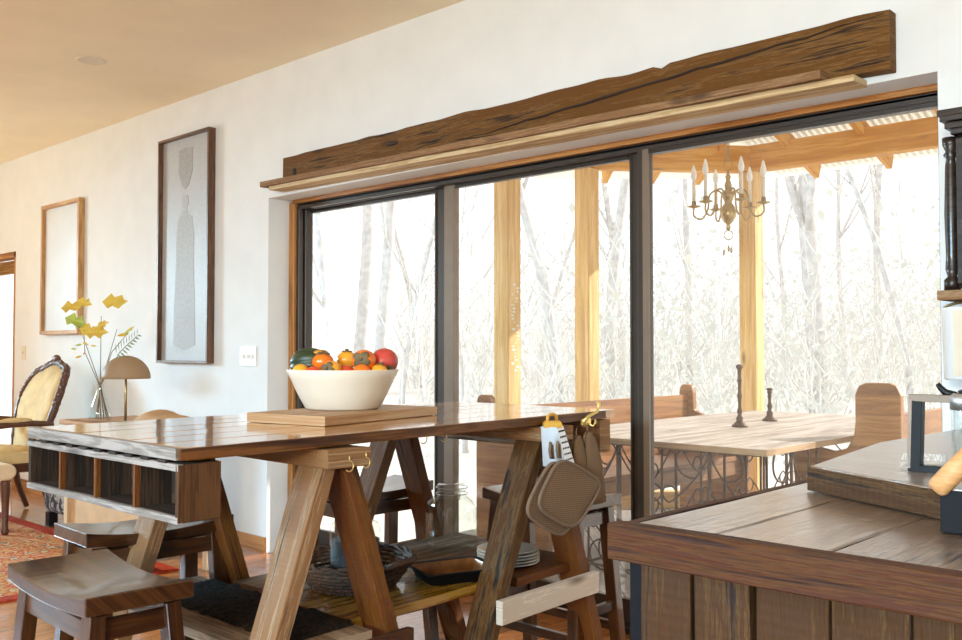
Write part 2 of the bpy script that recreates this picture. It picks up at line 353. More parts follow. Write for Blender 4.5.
# ------------------------------------------------------------------ camera
H=1.17;F=950.
cd=bpy.data.cameras.new('camera');cam=bpy.data.objects.new('camera',cd);col.objects.link(cam)
cam.location=(0,0,H);A=math.radians(46.5)
cam.rotation_euler=(PI/2+math.atan(28/F),0,PI/2-A)
cd.sensor_width=36;cd.lens=36*F/962;cd.clip_start=.05;cd.clip_end=300;sc.camera=cam
sa,ca=math.sin(A),math.cos(A)
def at(u,Dp,z):       # point at ground-plane depth Dp along pixel column u
    r=(u-481)/F*Dp; return V((r*sa-Dp*ca, r*ca+Dp*sa, z))

# ------------------------------------------------------------------ room shell
YW=3.11;YO=3.42;CZ=2.78;XL,XR,YF=-10.2,1.7,-4.2
w=MB()
def wallseg(x0,x1,z0,z1): w.box(((x0+x1)/2,(YW+YO)/2,(z0+z1)/2),(x1-x0,YO-YW,z1-z0),ch=.0005)
wallseg(XL,-9.5,0,3.7);wallseg(-9.5,-8.38,1.99,3.7);wallseg(-8.38,-4.637,0,3.7);wallseg(-4.637,-.99,2.032,3.7);wallseg(-.99,XR+.1,0,3.7)
w.build('wall_back',M['plaster'],kind='structure')
w=MB()
for y0,y1,z0,z1 in((YF,-.55,0,2.8),(1.05,3.2,0,2.8),(-.55,1.05,0,.85),(-.55,1.05,2.25,2.8)): w.box((XL-.05,(y0+y1)/2,(z0+z1)/2),(.1,y1-y0,z1-z0),ch=.0005)
w.build('wall_left',M['plaster'],kind='structure')
MB().box((XR+.05,-.5,1.4),(.1,7.4,2.8),ch=.0005).build('wall_right',M['plaster'],kind='structure')
w=MB()
def ws(x0,x1,z0,z1): w.box(((x0+x1)/2,YF-.05,(z0+z1)/2),(x1-x0,.1,z1-z0),ch=.0005)
ws(XL,-2.2,0,2.8);ws(-2.2,1.4,0,.85);ws(-2.2,1.4,2.45,2.8);ws(1.4,XR,0,2.8)
w.build('wall_front',M['plaster'],kind='structure')
MB().box(((XL+XR)/2,(YF+YW)/2,CZ+.05),(XR-XL,YW-YF,.1),ch=.0005).build('ceiling',M['ceil'],kind='structure')
f=MB();f.add([(XL,YF,0),(XR,YF,0),(XR,YO,0),(XL,YO,0),(XL,YF,-.12),(XR,YF,-.12),(XR,YO,-.12),(XL,YO,-.12)],[[0,1,2,3],[4,7,6,5],[0,4,5,1],[1,5,6,2],[2,6,7,3],[3,7,4,0]],uvfn=lambda p:(p.y*1.0,p.x+p.z));f.build('floor',M['floor'],kind='structure')
b=MB();b.box((-6.5,YW-.008,.045),(3.72,.016,.09)).build('baseboard_back',M['fir'],kind='structure')

# recessed ceiling lamp
t=thing('recessed_downlight','round recessed spotlight set in the cream ceiling','ceiling light',(-5.215,2.325,CZ))
MB().lathe([(.062,-.002),(.075,-.004),(.082,-.001),(.082,.0)],(-5.215,2.325,CZ),28).build('trim_ring',M['almond'],t)
MB().lathe([(0.001,-.0015),(.062,-.0015)],(-5.215,2.325,CZ),28).build('lens',plain('dull_lens',(.20,.13,.06),.5),t)

# ------------------------------------------------------------------ sliding door in deep recess
d=empty('trim_1',(-2.8,3.3,0),kind='structure')
MB().board((-4.637,3.3,1.02),(-4.637,3.3,2.035),.05,.10,up=(0,1,0)) if False else None
t1=MB();t1.box((-4.612,3.30,1.01),(.05,.10,2.02));t1.build('side_trim',M['fir'],d)
t2=MB();t2.box((-2.80,3.30,2.021),(3.60,.10,.022));t2.build('head_trim',M['fir'],d)
t3=MB();t3.box((-2.80,3.33,.012),(3.60,.14,.024));t3.build('sill',M['alum'],d)
# aluminium outer frame with stepped tracks
fr=empty('door_1',(-2.8,3.33,0),kind='structure')
o=MB()
for y,x0,w_ in((3.285,-4.590,.026),(3.325,-4.590,.036),(3.365,-4.600,.02)):
    o.box((x0+w_/2,y,1.0),(w_,.030,1.99));o.box((-2.79,y,1.993),(3.57,.030,.028))
o.box((-4.60,3.33,1.0),(.012,.12,1.99));o.box((-2.79,3.33,2.003),(3.57,.12,.012))
o.build('frame',M['alum'],fr)
def panel(n,x0,x1,y,lw,rw,ml,mr):
    r=empty('door_%d'%n,((x0+x1)/2,y,0),kind='structure')
    a=MB();a.box((x0+lw/2,y,1.005),(lw,.034,1.955));a.box((x0+lw-.008,y-.012,1.0),(.010,.02,1.94));a.build('stile',ml,r)
    a=MB();a.box((x1-rw/2,y,1.005),(rw,.034,1.955));a.box((x1-rw+.008,y-.012,1.0),(.010,.02,1.94));a.build('stile',mr,r)
    a=MB();a.box(((x0+x1)/2,y,1.971),(x1-x0-lw-rw,.03,.016));a.build('top_rail',M['alum'],r)
    a=MB();a.box(((x0+x1)/2,y,.075),(x1-x0-lw-rw,.03,.10));a.build('bottom_rail',M['alum'],r)
    MB().box(((x0+x1)/2,y,1.045),(x1-x0-lw-rw+.02,.006,1.85)).build('pane',M['pane'],r)
panel(2,-4.612,-3.43,3.365,.032,.072,M['alum'],M['alum'])
panel(3,-3.395,-2.222,3.325,.075,.058,M['alum_l'],M['alum'])
panel(4,-2.215,-.992,3.285,.055,.05,M['alum'],M['alum'])
a=MB();a.box((-2.168,3.262,1.0),(.028,.012,1.96));a.build('trim_2',M['alum_l'],kind='structure')

# second glazed door far left
d=empty('door_5',(-8.94,3.3,0),kind='structure')
a=MB();a.box((-8.41,3.165,1.0),(.055,.10,1.98));a.box((-9.47,3.165,1.0),(.055,.10,1.98));a.box((-8.94,3.165,1.965),(1.1,.10,.05));a.build('frame',M['fir'],d)
a=MB();a.box((-8.475,3.18,.97),(.07,.04,1.92));a.box((-9.40,3.18,.97),(.07,.04,1.92));a.box((-8.94,3.18,1.87),(.86,.04,.11));a.box((-8.94,3.18,.1),(.86,.04,.16));a.build('leaf',M['ledge'],d)
MB().box((-8.94,3.18,1.0),(.86,.006,1.68)).build('pane',M['pane'],d)

# ------------------------------------------------------------------ mantel beam above door
t=thing('mantel_beam','long hewn brown wooden beam mounted over the sliding glass door','beam',(-2.8,3.0,2.02))
a=MB();a.board((-4.42,3.081,2.158),(-1.114,3.081,2.146),.052,.16,n=90,rough=.0065,wav=lambda k:.004*noise.noise(V((k*9,0,3))))
for q in a.v:
    k=(q.x+4.42)/3.306
    if q.z>2.152: q.z+= -.012+.035*k+(-.014 if .735<k<.75 else 0)+.005*noise.noise(V((k*25,1,5)))
    else: q.z+=.010-.022*k
o=a.build('hewn_timber',M['beam'],t)
a=MB()
a.board((-4.53,3.045,2.083),(-1.31,3.045,2.061),.125,.030,n=60,rough=.003);a.build('upper_ledge_board',M['ledge_dark'],t)
a=MB();a.board((-4.47,3.054,2.058),(-1.208,3.054,2.033),.108,.022,n=60,rough=.002);a.build('lower_ledge_board',M['ledge_pale'],t)
a=MB();pts=[(-3.0+i*.052,3.0535,2.115+.0033*i+.008*noise.noise(V((i*.5,0,0)))) for i in range(37)]
a.tube(pts,[.001+.005*math.sin(PI*i/36) for i in range(37)],6);a.build('crack',M['box_in'],t)
a=MB();a.ell((-3.5,3.0545,2.172),(.05,.006,.012),14,8);a.ell((-4.31,3.0545,2.135),(.02,.005,.022),14,8);a.build('knot_hole',M['box_in'],t)

# ------------------------------------------------------------------ pictures, switch plates
def picture(name,x0,x1,z0,z1,th,fm,fw,canvas,label):
    r=thing(name,label,'picture',((x0+x1)/2,YW,z0))
    y=YW-th/2-.002;a=MB()
    a.box(((x0+x1)/2,y,z1-fw/2),(x1-x0,th,fw));a.box(((x0+x1)/2,y,z0+fw/2),(x1-x0,th,fw))
    a.box((x0+fw/2,y,(z0+z1)/2),(fw,th,z1-z0-2*fw));a.box((x1-fw/2,y,(z0+z1)/2),(fw,th,z1-z0-2*fw))
    a.build('frame',fm,r)
    MB().box(((x0+x1)/2,YW-.014,(z0+z1)/2),(x1-x0-2*fw+.01,.012,z1-z0-2*fw+.01),ch=.0005).build('print',canvas,r)
    return r
p=picture('tall_framed_picture',-5.845,-5.212,1.075,2.532,.05,M['dkframe'],.015,M['artpaper'],'tall narrow dark-framed picture with a faint standing figure and crest')
cx=-5.54;yy=YW-.0215
sh=[(-.085,.13),(0,.14),(.085,.13),(.085,-.02),(.045,-.10),(0,-.13),(-.045,-.10),(-.085,-.02)]
a=MB();a.prism(sh,(cx,yy,2.315),(1,0,0),(0,0,1),(0,1,0),.002);a.build('crest',M['rubbing'],p)
fgm=plain('soft_wax_figure',(.40,.405,.41),.6,0,.10,50)
fg=[(-.03,.46),(.03,.46),(.035,.43),(.10,.40),(.125,.25),(.12,.10),(.14,-.2),(.15,-.5),(.0,-.54),(-.15,-.5),(-.14,-.2),(-.12,.10),(-.125,.25),(-.10,.40),(-.035,.43)]
a=MB();a.prism([(x*.9,y*.9) for x,y in fg],(cx,yy,1.64),(1,0,0),(0,0,1),(0,1,0),.002);a.prism([(-.045*math.cos(k*PI/8),-.047*math.sin(k*PI/8)) for k in range(16)],(cx,yy,2.105),(1,0,0),(0,0,1),(0,1,0),.002);a.build('figure',fgm,p)
picture('small_framed_picture',-7.75,-7.055,1.275,2.30,.045,M['gilt'],.030,M['canvas'],'shorter gilt-framed pale blank print at the far left of the wall')
def switchplate(x,z,wd,hh,n,mat,label,cat):
    r=thing('switch_plate',label,cat,(x,YW,z-hh/2))
    MB().box((x,YW-.004,z),(wd,.007,hh),ch=.002).build('plate',mat,r)
    for i in range(n):
        xx=x+(i-(n-1)/2)*.046;MB().box((xx,YW-.011,z),(.010,.012,.024)).build('toggle',mat,r)
switchplate(-4.829,1.121,.165,.115,3,M['switch'],'white three-gang light switch plate left of the sliding door','switch')
switchplate(-8.177,1.13,.075,.115,1,M['almond'],'single beige switch plate near the far left glass door','switch')

# ------------------------------------------------------------------ worktable: top on two sawhorses
TA=V((-1.866,1.029,0));TE1=V((-.0495,.9988,0));TE2=V((-.99995,-.004,0))
def T(s,t,z): return TA+TE1*s+TE2*t+V((0,0,z))
ZT=.955;LT=1.675;WT=.797
tab=thing('work_table','large rustic plank worktable on sawhorse legs with fruit bowl on top','table',tuple(T(.84,.4,0)))
a=MB();nw=6;pw=WT/nw
for i in range(nw):
    t0=pw*(i+.5);a.board(T(.022,t0,ZT-.014),T(LT-.001,t0,ZT-.014),pw-.0025,.028,n=16,rough=.0012)
a.build('tabletop',M['table_top'],tab)
a=MB();a.board(T(.011,.010,ZT-.013),T(.011,WT+.003,ZT-.013),.022,.026,n=20,rough=.0012);a.build('breadboard_end',M['old_edge'],tab)
for i in range(10): MB().board(T(.001,.05+i*.078,ZT-.031),T(.001,.05+i*.078+.035,ZT-.031),.006,.007).build('edge_slot',M['box_in'],tab)
a=MB();a.board(T(LT-.005,.0,ZT-.013),T(LT-.005,WT,ZT-.013),.07,.025,n=16,rough=.0015);a.build('breadboard_end',M['table_top'],tab)
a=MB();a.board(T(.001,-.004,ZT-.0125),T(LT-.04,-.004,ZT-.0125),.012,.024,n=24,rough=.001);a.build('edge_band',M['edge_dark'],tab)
# cubby shelf under the left end
bx=empty('cubby_shelf',tuple(T(.06,.4,.80)));bx.parent=tab;bx.location=V(bx.location)-V(tab.location)
zt,zb=.914,.801
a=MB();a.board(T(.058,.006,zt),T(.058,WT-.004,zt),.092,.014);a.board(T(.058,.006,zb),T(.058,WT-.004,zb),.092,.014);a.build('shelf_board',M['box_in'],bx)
for zz in(zt,zb):
    a=MB();a.board(T(.006,.0,zz),T(.006,WT,zz),.013,.0155,n=24,rough=.0016);a.build('front_lip',M['old_edge'],bx)
a=MB();a.board(T(.028,.004,(zt+zb)/2-.002),T(.028,.010,(zt+zb)/2-.002),.12,.118,up=(0,0,1));o=a
o=MB();o.board(T(.053,.004,zb-.004),T(.053,.004,zt+.006),.012,.106,up=TE1);o.build('end_panel',M['box_side'],bx)
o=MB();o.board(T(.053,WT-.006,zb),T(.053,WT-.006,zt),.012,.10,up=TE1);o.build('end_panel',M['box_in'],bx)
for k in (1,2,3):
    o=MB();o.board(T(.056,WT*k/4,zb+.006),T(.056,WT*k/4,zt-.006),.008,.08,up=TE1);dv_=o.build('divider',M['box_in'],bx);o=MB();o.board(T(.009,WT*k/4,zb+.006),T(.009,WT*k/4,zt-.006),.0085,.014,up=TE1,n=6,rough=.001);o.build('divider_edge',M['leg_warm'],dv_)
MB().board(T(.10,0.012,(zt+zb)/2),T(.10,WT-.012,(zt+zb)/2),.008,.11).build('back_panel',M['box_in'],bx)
# sawhorses
def sawhorse(s0,apexL,apexR,mats,beam_t0):
    r=empty('sawhorse',tuple(T(s0,.4,0)-V(tab.location)));r.parent=tab
    a=MB();a.board(T(s0,-.035,.899),T(s0,.80,.899),.135,.046,n=10,rough=.002);a.build('top_beam',M['leg'],r)
    k=0
    for t in (.055,.745):
        for sg,mt in((-1,mats[k]),(1,mats[k+1])):
            top=T(s0+sg*.035,t,.877);bot=T(s0+sg*apexL if sg<0 else s0+sg*apexR,t,.0)
            ax=(bot-top).normalized()
            # leg blank cut level with the floor
            n=14;w=.098;h=.045
            sd=TE2;n2=ax.cross(sd).normalized()
            a=MB();a.board(top,bot+ax*0.0,w,h,up=n2,n=n,rough=.003 if mt is not M['bark_leg'] else .009)
            for q in a.v:
                if q.z<.001: q.z=.001
                if q.z>.8765: q.z=.8765
            a.build('leg',mt,r)
        k+=2
    return r
h1=sawhorse(.455,.345,.325,[M['leg'],M['leg_warm'],M['leg'],M['leg_warm'],M['ledge']],0)
h2=sawhorse(1.335,.425,.345,[M['bark_leg'],M['leg_warm'],M['leg'],M['leg_warm'],M['ledge']],0)
def cross(h,s0,t,z,hgt,half,mt,sh=0):
    a=MB();a.board(T(s0-half+sh,t,z),T(s0+half+sh,t,z),.024,hgt,n=10,rough=.002);a.build('cross_rail',mt,h)
cross(h2,1.335,-.012,.388,.070,.255,M['white_wood'],-.02);cross(h2,1.335,.812,.388,.07,.24,M['leg'])
cross(h1,.455,-.012,.392,.075,.235,M['barn_red']);cross(h1,.455,.812,.388,.07,.23,M['leg'])
# lower shelf planks resting on the rails
a=MB();a.board(T(.57,.265,.437),T(1.20,.265,.437),.33,.026,n=12,rough=.0025);a.build('shelf_plank',M['shelf_wood'],tab)
a=MB();a.board(T(.60,.57,.437),T(1.62,.57,.437),.26,.026,n=12,rough=.0025);a.build('shelf_plank',M['shelf_grey'],tab)
a=MB();a.board(T(1.21,.24,.437),T(1.60,.24,.437),.38,.026,n=10,rough=.003);a.build('shelf_plank',M['leg_warm'],tab)
a=MB();a.board(T(.40,-.0,.437),T(.40,.84,.437),.31,.026,n=12,rough=.003);a.build('shelf_plank',M['shelf_grey'],tab)
a=MB();a.board(T(LT-.03,.0,.868),T(LT-.03,.80,.868),.06,.11,n=6,rough=.002);a.build('end_apron',M['leg'],tab)
# cup hooks under the edge
for i,(s,t,z) in enumerate(((.445,-.045,.893),(.50,-.045,.897),(.75,.0,.935),(.83,.0,.935))):
    c=T(s,t,z);pts=[c+V((0,0,.012))]+[c+TE1*(.013*math.sin(k*.5))+V((0,0,-.013+.013*math.cos(k*.5))) for k in range(9)]
    MB().tube(pts,.0016,6).build('cup_hook',M['brass_hook'] if i<2 else M['brass'],tab)
# brass double hook at the right corner
c=T(1.50,-.01,.93)
a=MB();a.tube([c+V((0,0,-.02)),c+V((.004,0,.0)),c+V((.012,.01,.012)),c+V((.02,.03,.022)),c+V((.02,.05,.026)),c+V((.018,.062,.045)),c+V((.018,.06,.062))],[.006,.007,.006,.005,.0045,.005,.007],8)
a.tube([c+V((.004,.02,-.012)),c+V((.018,.03,-.02)),c+V((.024,.035,-.008)),c+V((.02,.037,.002))],.0035,8)
a.box(c+V((.001,.012,-.005)),(.006,.05,.02));a.build('coat_hook',M['brass_hook'],tab)
# ---- felt mat on plank
rt=random.Random(3);a=MB();n1,n2=46,26
vs=[];fs=[]
for i in range(n1+1):
    for j in range(n2+1):
        e=min(i,n1-i,j*1.3,(n2-j)*1.3);q=T(.335+.215*j/n2+.012*noise.noise(V((i*.4,j*.3,0))),.06+.68*i/n1,.452+(.003+.010*(noise.noise(V((i*.7,j*.7,4)))*.5+.5) if e>.5 else 0))
        vs.append(q)
for i in range(n1):
    for j in range(n2):
        k=i*(n2+1)+j;fs.append([k,k+1,k+n2+2,k+n2+1])
a.add(vs,fs,None,True);tag(a.build('felt_mat',M['mat_cloth'],solid=.004),'dark fuzzy mat lying on the low plank under the table left end','mat')

# ------------------------------------------------------------------ things on the table
t=thing('cutting_board','flat rectangular oak board under the fruit bowl on the worktable','cutting board',(-2.3,1.86,ZT))
B0=V((-2.096,1.591,0));eU=V((-.19,.982,0));LU=.53;eU.normalize();eV=V((-eU.y,eU.x,0))
a=MB();a.board(B0+eV*.15+V((0,0,ZT+.0145)),B0+eU*LU+eV*.15+V((0,0,ZT+.0145)),.30,.027,n=4,ch=.002);a.build('board',M['cboard'],t)
ZB=ZT+.028;BC=V((-2.327,1.834,ZB))
t=thing('fruit_bowl','wide cream flared bowl full of fruit on the cutting board','bowl',tuple(BC))
MB().lathe([(.001,.001),(.108,.001),(.115,.006),(.139,.05),(.158,.092),(.172,.119),(.171,.122),(.166,.119),(.15,.085),(.128,.05),(.10,.014),(.001,.012)],BC,64).build('vessel',M['cream'],t)
rim=ZB+.122
def pxpt(u,v,dep):
    r=(u-481)/F;y=(348-v)/F; return V((r*sa-ca,r*ca+sa,y))*dep+V((0,0,H))
CD=-BC.x*ca+BC.y*sa
FG='fruit piled in the cream bowl'
camdir=(V((0,0,H))-BC).normalized()
def persim(u,v,r,mt,label,dep=0,cal=None,calr=.6,name='persimmon'):
    c=pxpt(u,v,CD+dep);rt=thing(name,label,'fruit',tuple(c),0,FG)
    r*=1.07;MB().ell(c,(r,r,r*.86),22,14,lambda t,a:1+.02*math.cos(4*a)*math.sin(t)).build('flesh',mt,rt)
    if cal:
        dv=V(cal).normalized();a=MB();Mx=V((0,0,1)).rotation_difference(dv).to_matrix()
        n=32;vs=[];fs=[]
        for i in range(5):
            for j in range(n):
                an=2*PI*j/n;lob=calr*.82*(.55+.45*abs(math.cos(2*an))**.8);th=lob*i/4*1.15
                q=Mx@V((math.sin(th)*math.cos(an),math.sin(th)*math.sin(an),math.cos(th)))
                k=1.035+(.05 if i==4 else 0)+.02*noise.noise(q*6)
                vs.append(c+V((q.x*r*k,q.y*r*k,q.z*r*.86*k)))
        for i in range(4):
            for j in range(n): k=(j+1)%n;fs.append([i*n+j,i*n+k,(i+1)*n+k,(i+1)*n+j])
        a.add(vs,fs,None,True);p0=c+V((dv.x*r,dv.y*r,dv.z*r*.86))*1.02
        a.tube([p0,p0+dv*.006],[.006,.004],8);a.build('calyx',M['calyx'],rt,solid=.0012)
    return rt
cx,cy=camdir.x,camdir.y;rx,ry=sa,ca
persim(323,362,.0315,M['pers'],'bright orange persimmon with green top beside the dark squash',-.03,(0.1,0,1),.75)
persim(332,370,.030,M['pers_y'],'orange persimmon at bowl front showing a ragged pale calyx leftwards',-.085,(cx-.5*rx,cy-.5*ry,.25),.8)
persim(347,360,.031,M['pers_y'],'amber persimmon at the back centre of the bowl',.05,(0,0,1),.6)
persim(364,360.5,.036,M['pers'],'large orange persimmon with a big brown star calyx facing out',-.06,(cx-.25*rx,cy-.25*ry,.15),.85)
persim(362,372,.026,M['pers'],'small orange persimmon low at the rim under the largest one',-.10)
persim(379,372,.026,M['pers_y'],'amber persimmon at the right rim in front of the pomegranate',-.07,(.2*rx,.2*ry,1),.6)
persim(346,373,.027,M['tom'],'deep red round fruit low in the middle of the bowl rim',-.06,name='red_fruit')
persim(314,374,.026,M['tom'],'deep red round fruit low at the rim between squash and persimmons',-.09,name='red_fruit')
persim(301,371,.024,M['pers_y'],'flat amber fruit at the left rim beneath the squash',-.05,name='amber_fruit')
# hidden support in the bowl: more fruit below the rim
c=pxpt(309,363,CD+.01);t=thing('acorn_squash','dark green ribbed squash with orange patch at bowl left side','squash',tuple(c),0,FG)
pol=(V((sa,ca,0))*.93+V((0,0,.12))+camdir*.3).normalized();Mx=V((0,0,1)).rotation_difference(pol).to_matrix()
MB().ell(c,(.047,.047,.062),80,20,lambda t,a:1+.09*abs(math.cos(4*a))*math.sin(t)-.05,M=Mx).build('rind',M['squash'],t)
cc=c+V((sa*.034,ca*.034,.031))+camdir*.012;MB().ell(cc,(.026,.026,.010),16,10).build('orange_patch',M['squash_o'],t)
c=pxpt(384.5,361.5,CD+.0);t=thing('pomegranate','red pomegranate with dark crown at the bowl right side','pomegranate',tuple(c),0,FG)
MB().ell(c,(.043,.043,.041),24,14,lambda t,a:1+.025*math.cos(5*a)*math.sin(t)).build('rind',M['rose'],t)
cd2=(camdir+V((.35*rx,.35*ry,-.55))).normalized();a=MB();a.lathe([(.010,.038),(.008,.046),(.013,.056),(.010,.054),(.002,.045)],c,10,axis=cd2);a.build('crown',M['calyx'],t)

# ------------------------------------------------------------------ things on the low shelf
ZS=.4515
bc=V((-2.275,1.835,ZS))
t=thing('wicker_basket','dark round woven wicker basket on the low shelf','basket',tuple(bc))
a=MB()
for k in range(7):
    z=.006+k*.0115;r=.125+.0085*k
    pts=[bc+V((math.cos(i*2*PI/72)*(r+.004*math.sin(i*PI/1.5+k*PI)),math.sin(i*2*PI/72)*(r+.004*math.sin(i*PI/1.5+k*PI)),z+.0)) for i in range(72)]
    a.tube(pts,.0058,6,True)
for i in range(36):
    an=i*2*PI/36;a.tube([bc+V((math.cos(an)*.124,math.sin(an)*.124,.003)),bc+V((math.cos(an)*.176,math.sin(an)*.176,.076))],.003,5)
a.build('woven_wall',M['wick'],t)
a=MB()
for q in (0,1):
    pts=[bc+V((math.cos(i*2*PI/90)*(.184+.006*math.sin(i*.8+q*PI)),math.sin(i*2*PI/90)*(.184+.006*math.sin(i*.8+q*PI)),.084+.006*math.cos(i*.8+q*PI))) for i in range(90)]
    a.tube(pts,.006,6,True)
a.build('braided_rim',M['wick'],t)
MB().lathe([(.001,.004),(.128,.004),(.128,.009),(.001,.009)],bc,32).build('base',M['wick'],t)
for sgn in (1,):
    an=.1;e=V((math.cos(an),math.sin(an),0));s2=V((-e.y,e.x,0))
    a=MB();a.tube([bc+e*.18+s2*(-.045)+V((0,0,.085)),bc+e*.215+s2*(-.03)+V((0,0,.10)),bc+e*.222+V((0,0,.104)),bc+e*.215+s2*.03+V((0,0,.10)),bc+e*.18+s2*.045+V((0,0,.085))],.009,8);a.build('handle',M['wick'],t)
# glass jar with dark contents, standing in the basket
jc=bc+V((-.01,.015,.011))
t=thing('filled_jar','clear jar half full of black contents standing in the wicker basket','jar',tuple(jc))
MB().lathe([(.001,.001),(.070,.001),(.077,.008),(.078,.15),(.072,.172),(.045,.188),(.043,.20),(.047,.202),(.047,.215),(.043,.216)],jc,32).build('glass_body',M['jar'],t)
MB().lathe([(.001,.006),(.069,.006),(.074,.012),(.0745,.125),(.001,.127)],jc,32).build('contents',M['dark_beans'],t)
# big clip-top jar
jc=V((-2.425,2.405,ZS));t=thing('clip_top_jar','large empty square glass jar with wire clip lid on low shelf','jar',tuple(jc))
def sq(r,z,p,n=40):
    out=[]
    for j in range(n):
        a_=2*PI*j/n+PI/4-.75;c_,s_=math.cos(a_),math.sin(a_);k=(abs(c_)**p+abs(s_)**p)**(-1/p);out.append(jc+Matrix.Rotation(-.3,3,'Z')@V((c_*r*k,s_*r*k,z)))
    return out
def loft(rings):
    m=MB();vs=[q for r in rings for q in r];n=len(rings[0]);fs=[]
    for i in range(len(rings)-1):
        for j in range(n): k=(j+1)%n;fs.append([i*n+j,i*n+k,(i+1)*n+k,(i+1)*n+j])
    fs.append(list(range(n))[::-1]);m.add(vs,fs,None,True);return m
loft([sq(.06,.002,4),sq(.078,.006,4),sq(.082,.02,4),sq(.082,.15,4),sq(.080,.165,3.5),sq(.070,.182,3),sq(.056,.192,2.2),sq(.052,.197,2),sq(.052,.21,2),sq(.048,.21,2),sq(.046,.197,2),sq(.065,.175,3),sq(.076,.15,4),sq(.076,.022,4),sq(.06,.012,4)]).build('glass_body',M['jar'],t)
MB().lathe([(.001,.212),(.053,.212),(.055,.216),(.055,.226),(.05,.232),(.001,.232)],jc,32).build('lid',M['jar'],t)
a=MB()
for z in (.2,.222): a.tube([jc+V((math.cos(i*PI/16)*.057,math.sin(i*PI/16)*.057,z)) for i in range(32)],.0015,6,True)
e=V((.94,-.33,0));a.tube([jc+e*.058+V((0,0,.222)),jc+e*.066+V((0,0,.21)),jc+e*.062+V((0,0,.185))],.0018,6);a.build('wire_clip',M['steel'],t)
# baking tin
tc=V((-2.125,2.11,ZS));t=thing('baking_tin','black roasting tin with browned inside, on low shelf beside basket','baking tin',tuple(tc))
def rr(hx,hy,z,rz=-.35):
    R=Matrix.Rotation(rz,3,'Z');out=[]
    for k,(sx,sy) in enumerate(((1,1),(-1,1),(-1,-1),(1,-1))):
        for j in range(5):
            an=k*PI/2+j*PI/8;out.append(tc+R@V((sx*(hx-.02)+.02*math.cos(an),sy*(hy-.02)+.02*math.sin(an),z)))
    return out
loft([rr(.075,.10,.001),rr(.085,.112,.034),rr(.098,.126,.036),rr(.097,.125,.039),rr(.084,.111,.037)]).build('pan',M['black_metal'],t)
loft([rr(.073,.098,.005),rr(.0835,.1105,.0365)][::1]).build('browned_lining',M['tin_in'],t)
# plates
pc=V((-2.13,2.375,ZS-.0005))
for i in range(5):
    r=.104 if i<4 else .100
    o=MB();o.lathe([(.001,.001),(.062,.001),(.07,.004),(r,.0125),(r+.001,.0155),(r-.004,.0155),(.07,.008),(.001,.006)],(0,0,0),40)
    ob=o.build('dinner_plate',M['plate']);ob.location=pc+V((random.uniform(-.002,.002),random.uniform(-.002,.002),i*.0098))
    tag(ob,['pale plate, bottom of the stack on the low shelf','pale plate, second from the bottom of the shelf stack','pale plate in the middle of the shelf stack','pale plate, second from the top of the shelf stack','pale plate, topmost of the stack on the low shelf'][i],'plate','plates stacked on the low shelf')

# ------------------------------------------------------------------ things hanging on the right end
def pot_holder(c0,c1,c2,c3,x,label,th=.012,puff=True):
    # corners (y,z): top,right,bottom,left
    r=thing('pot_holder',label,'pot holder',(x,(c0[0]+c2[0])/2,c2[1]),0,'pot holders hanging at the table end')
    n=14;vs=[];fs=[];uvs=[]
    def P(i,j):
        u=i/n;v=j/n
        # rounded square
        a=u*2-1;b=v*2-1;k=1-.15*(a*a*b*b)**1.5
        a*=k;b*=k;u=(a+1)/2;v=(b+1)/2
        y=(1-u)*(1-v)*c0[0]+u*(1-v)*c1[0]+u*v*c2[0]+(1-u)*v*c3[0];z=(1-u)*(1-v)*c0[1]+u*(1-v)*c1[1]+u*v*c2[1]+(1-u)*v*c3[1]
        return y,z,a,b
    for sd in (0,1):
        for i in range(n+1):
            for j in range(n+1):
                y,z,a,b=P(i,j);e=max(abs(a),abs(b));bul=th/2*(1-.55*max(0,(e-.8)/.2)**2)-(.003 if .8<e<.88 else 0)
                vs.append((x-.02*(y-c0[0])+(bul if sd else -bul),y,z))
    N1=(n+1)*(n+1)
    for sd in (0,1):
        for i in range(n):
            for j in range(n):
                k=sd*N1+i*(n+1)+j;f=[k,k+1,k+n+2,k+n+1];fs.append(f if not sd else f[::-1])
    bd=[i*(n+1) for i in range(n+1)]+[n*(n+1)+j for j in range(1,n+1)]+[i*(n+1)+n for i in range(n-1,-1,-1)]+[j for j in range(n-1,0,-1)]
    for i,k in enumerate(bd):
        q=bd[(i+1)%len(bd)];fs.append([k,q,q+N1,k+N1])
    m=MB();m.add(vs,fs,None,True,uvfn=lambda p:((p.y*.75+p.z*.66),(p.y*-.66+p.z*.75)));m.build('pad',M['knit'],r)
    bp=[V((x-.02*(vs[k][1]-c0[0]),vs[k][1],vs[k][2])) for k in bd];MB().tube(bp,.0065,6,True).build('hem',M['hem'],r)
    tp=V((x,c0[0],c0[1]));MB().tube([tp+V((0,-.004,-.004)),tp+V((0,-.010,.02)),tp+V((-.002,-.004,.045)),tp+V((-.004,.006,.035)),tp+V((0,.006,-.006))],.005,6).build('hanging_loop',M['hem'],r)
    return r
pot_holder((2.285,.838),(2.524,.735),(2.36,.600),(2.165,.700),-1.838,'front brown knitted pot holder, lighter square face, hanging at the table end')
pot_holder((2.272,.835),(2.475,.722),(2.33,.577),(2.130,.682),-1.856,'rear brown pot holder peeking out behind the front one')
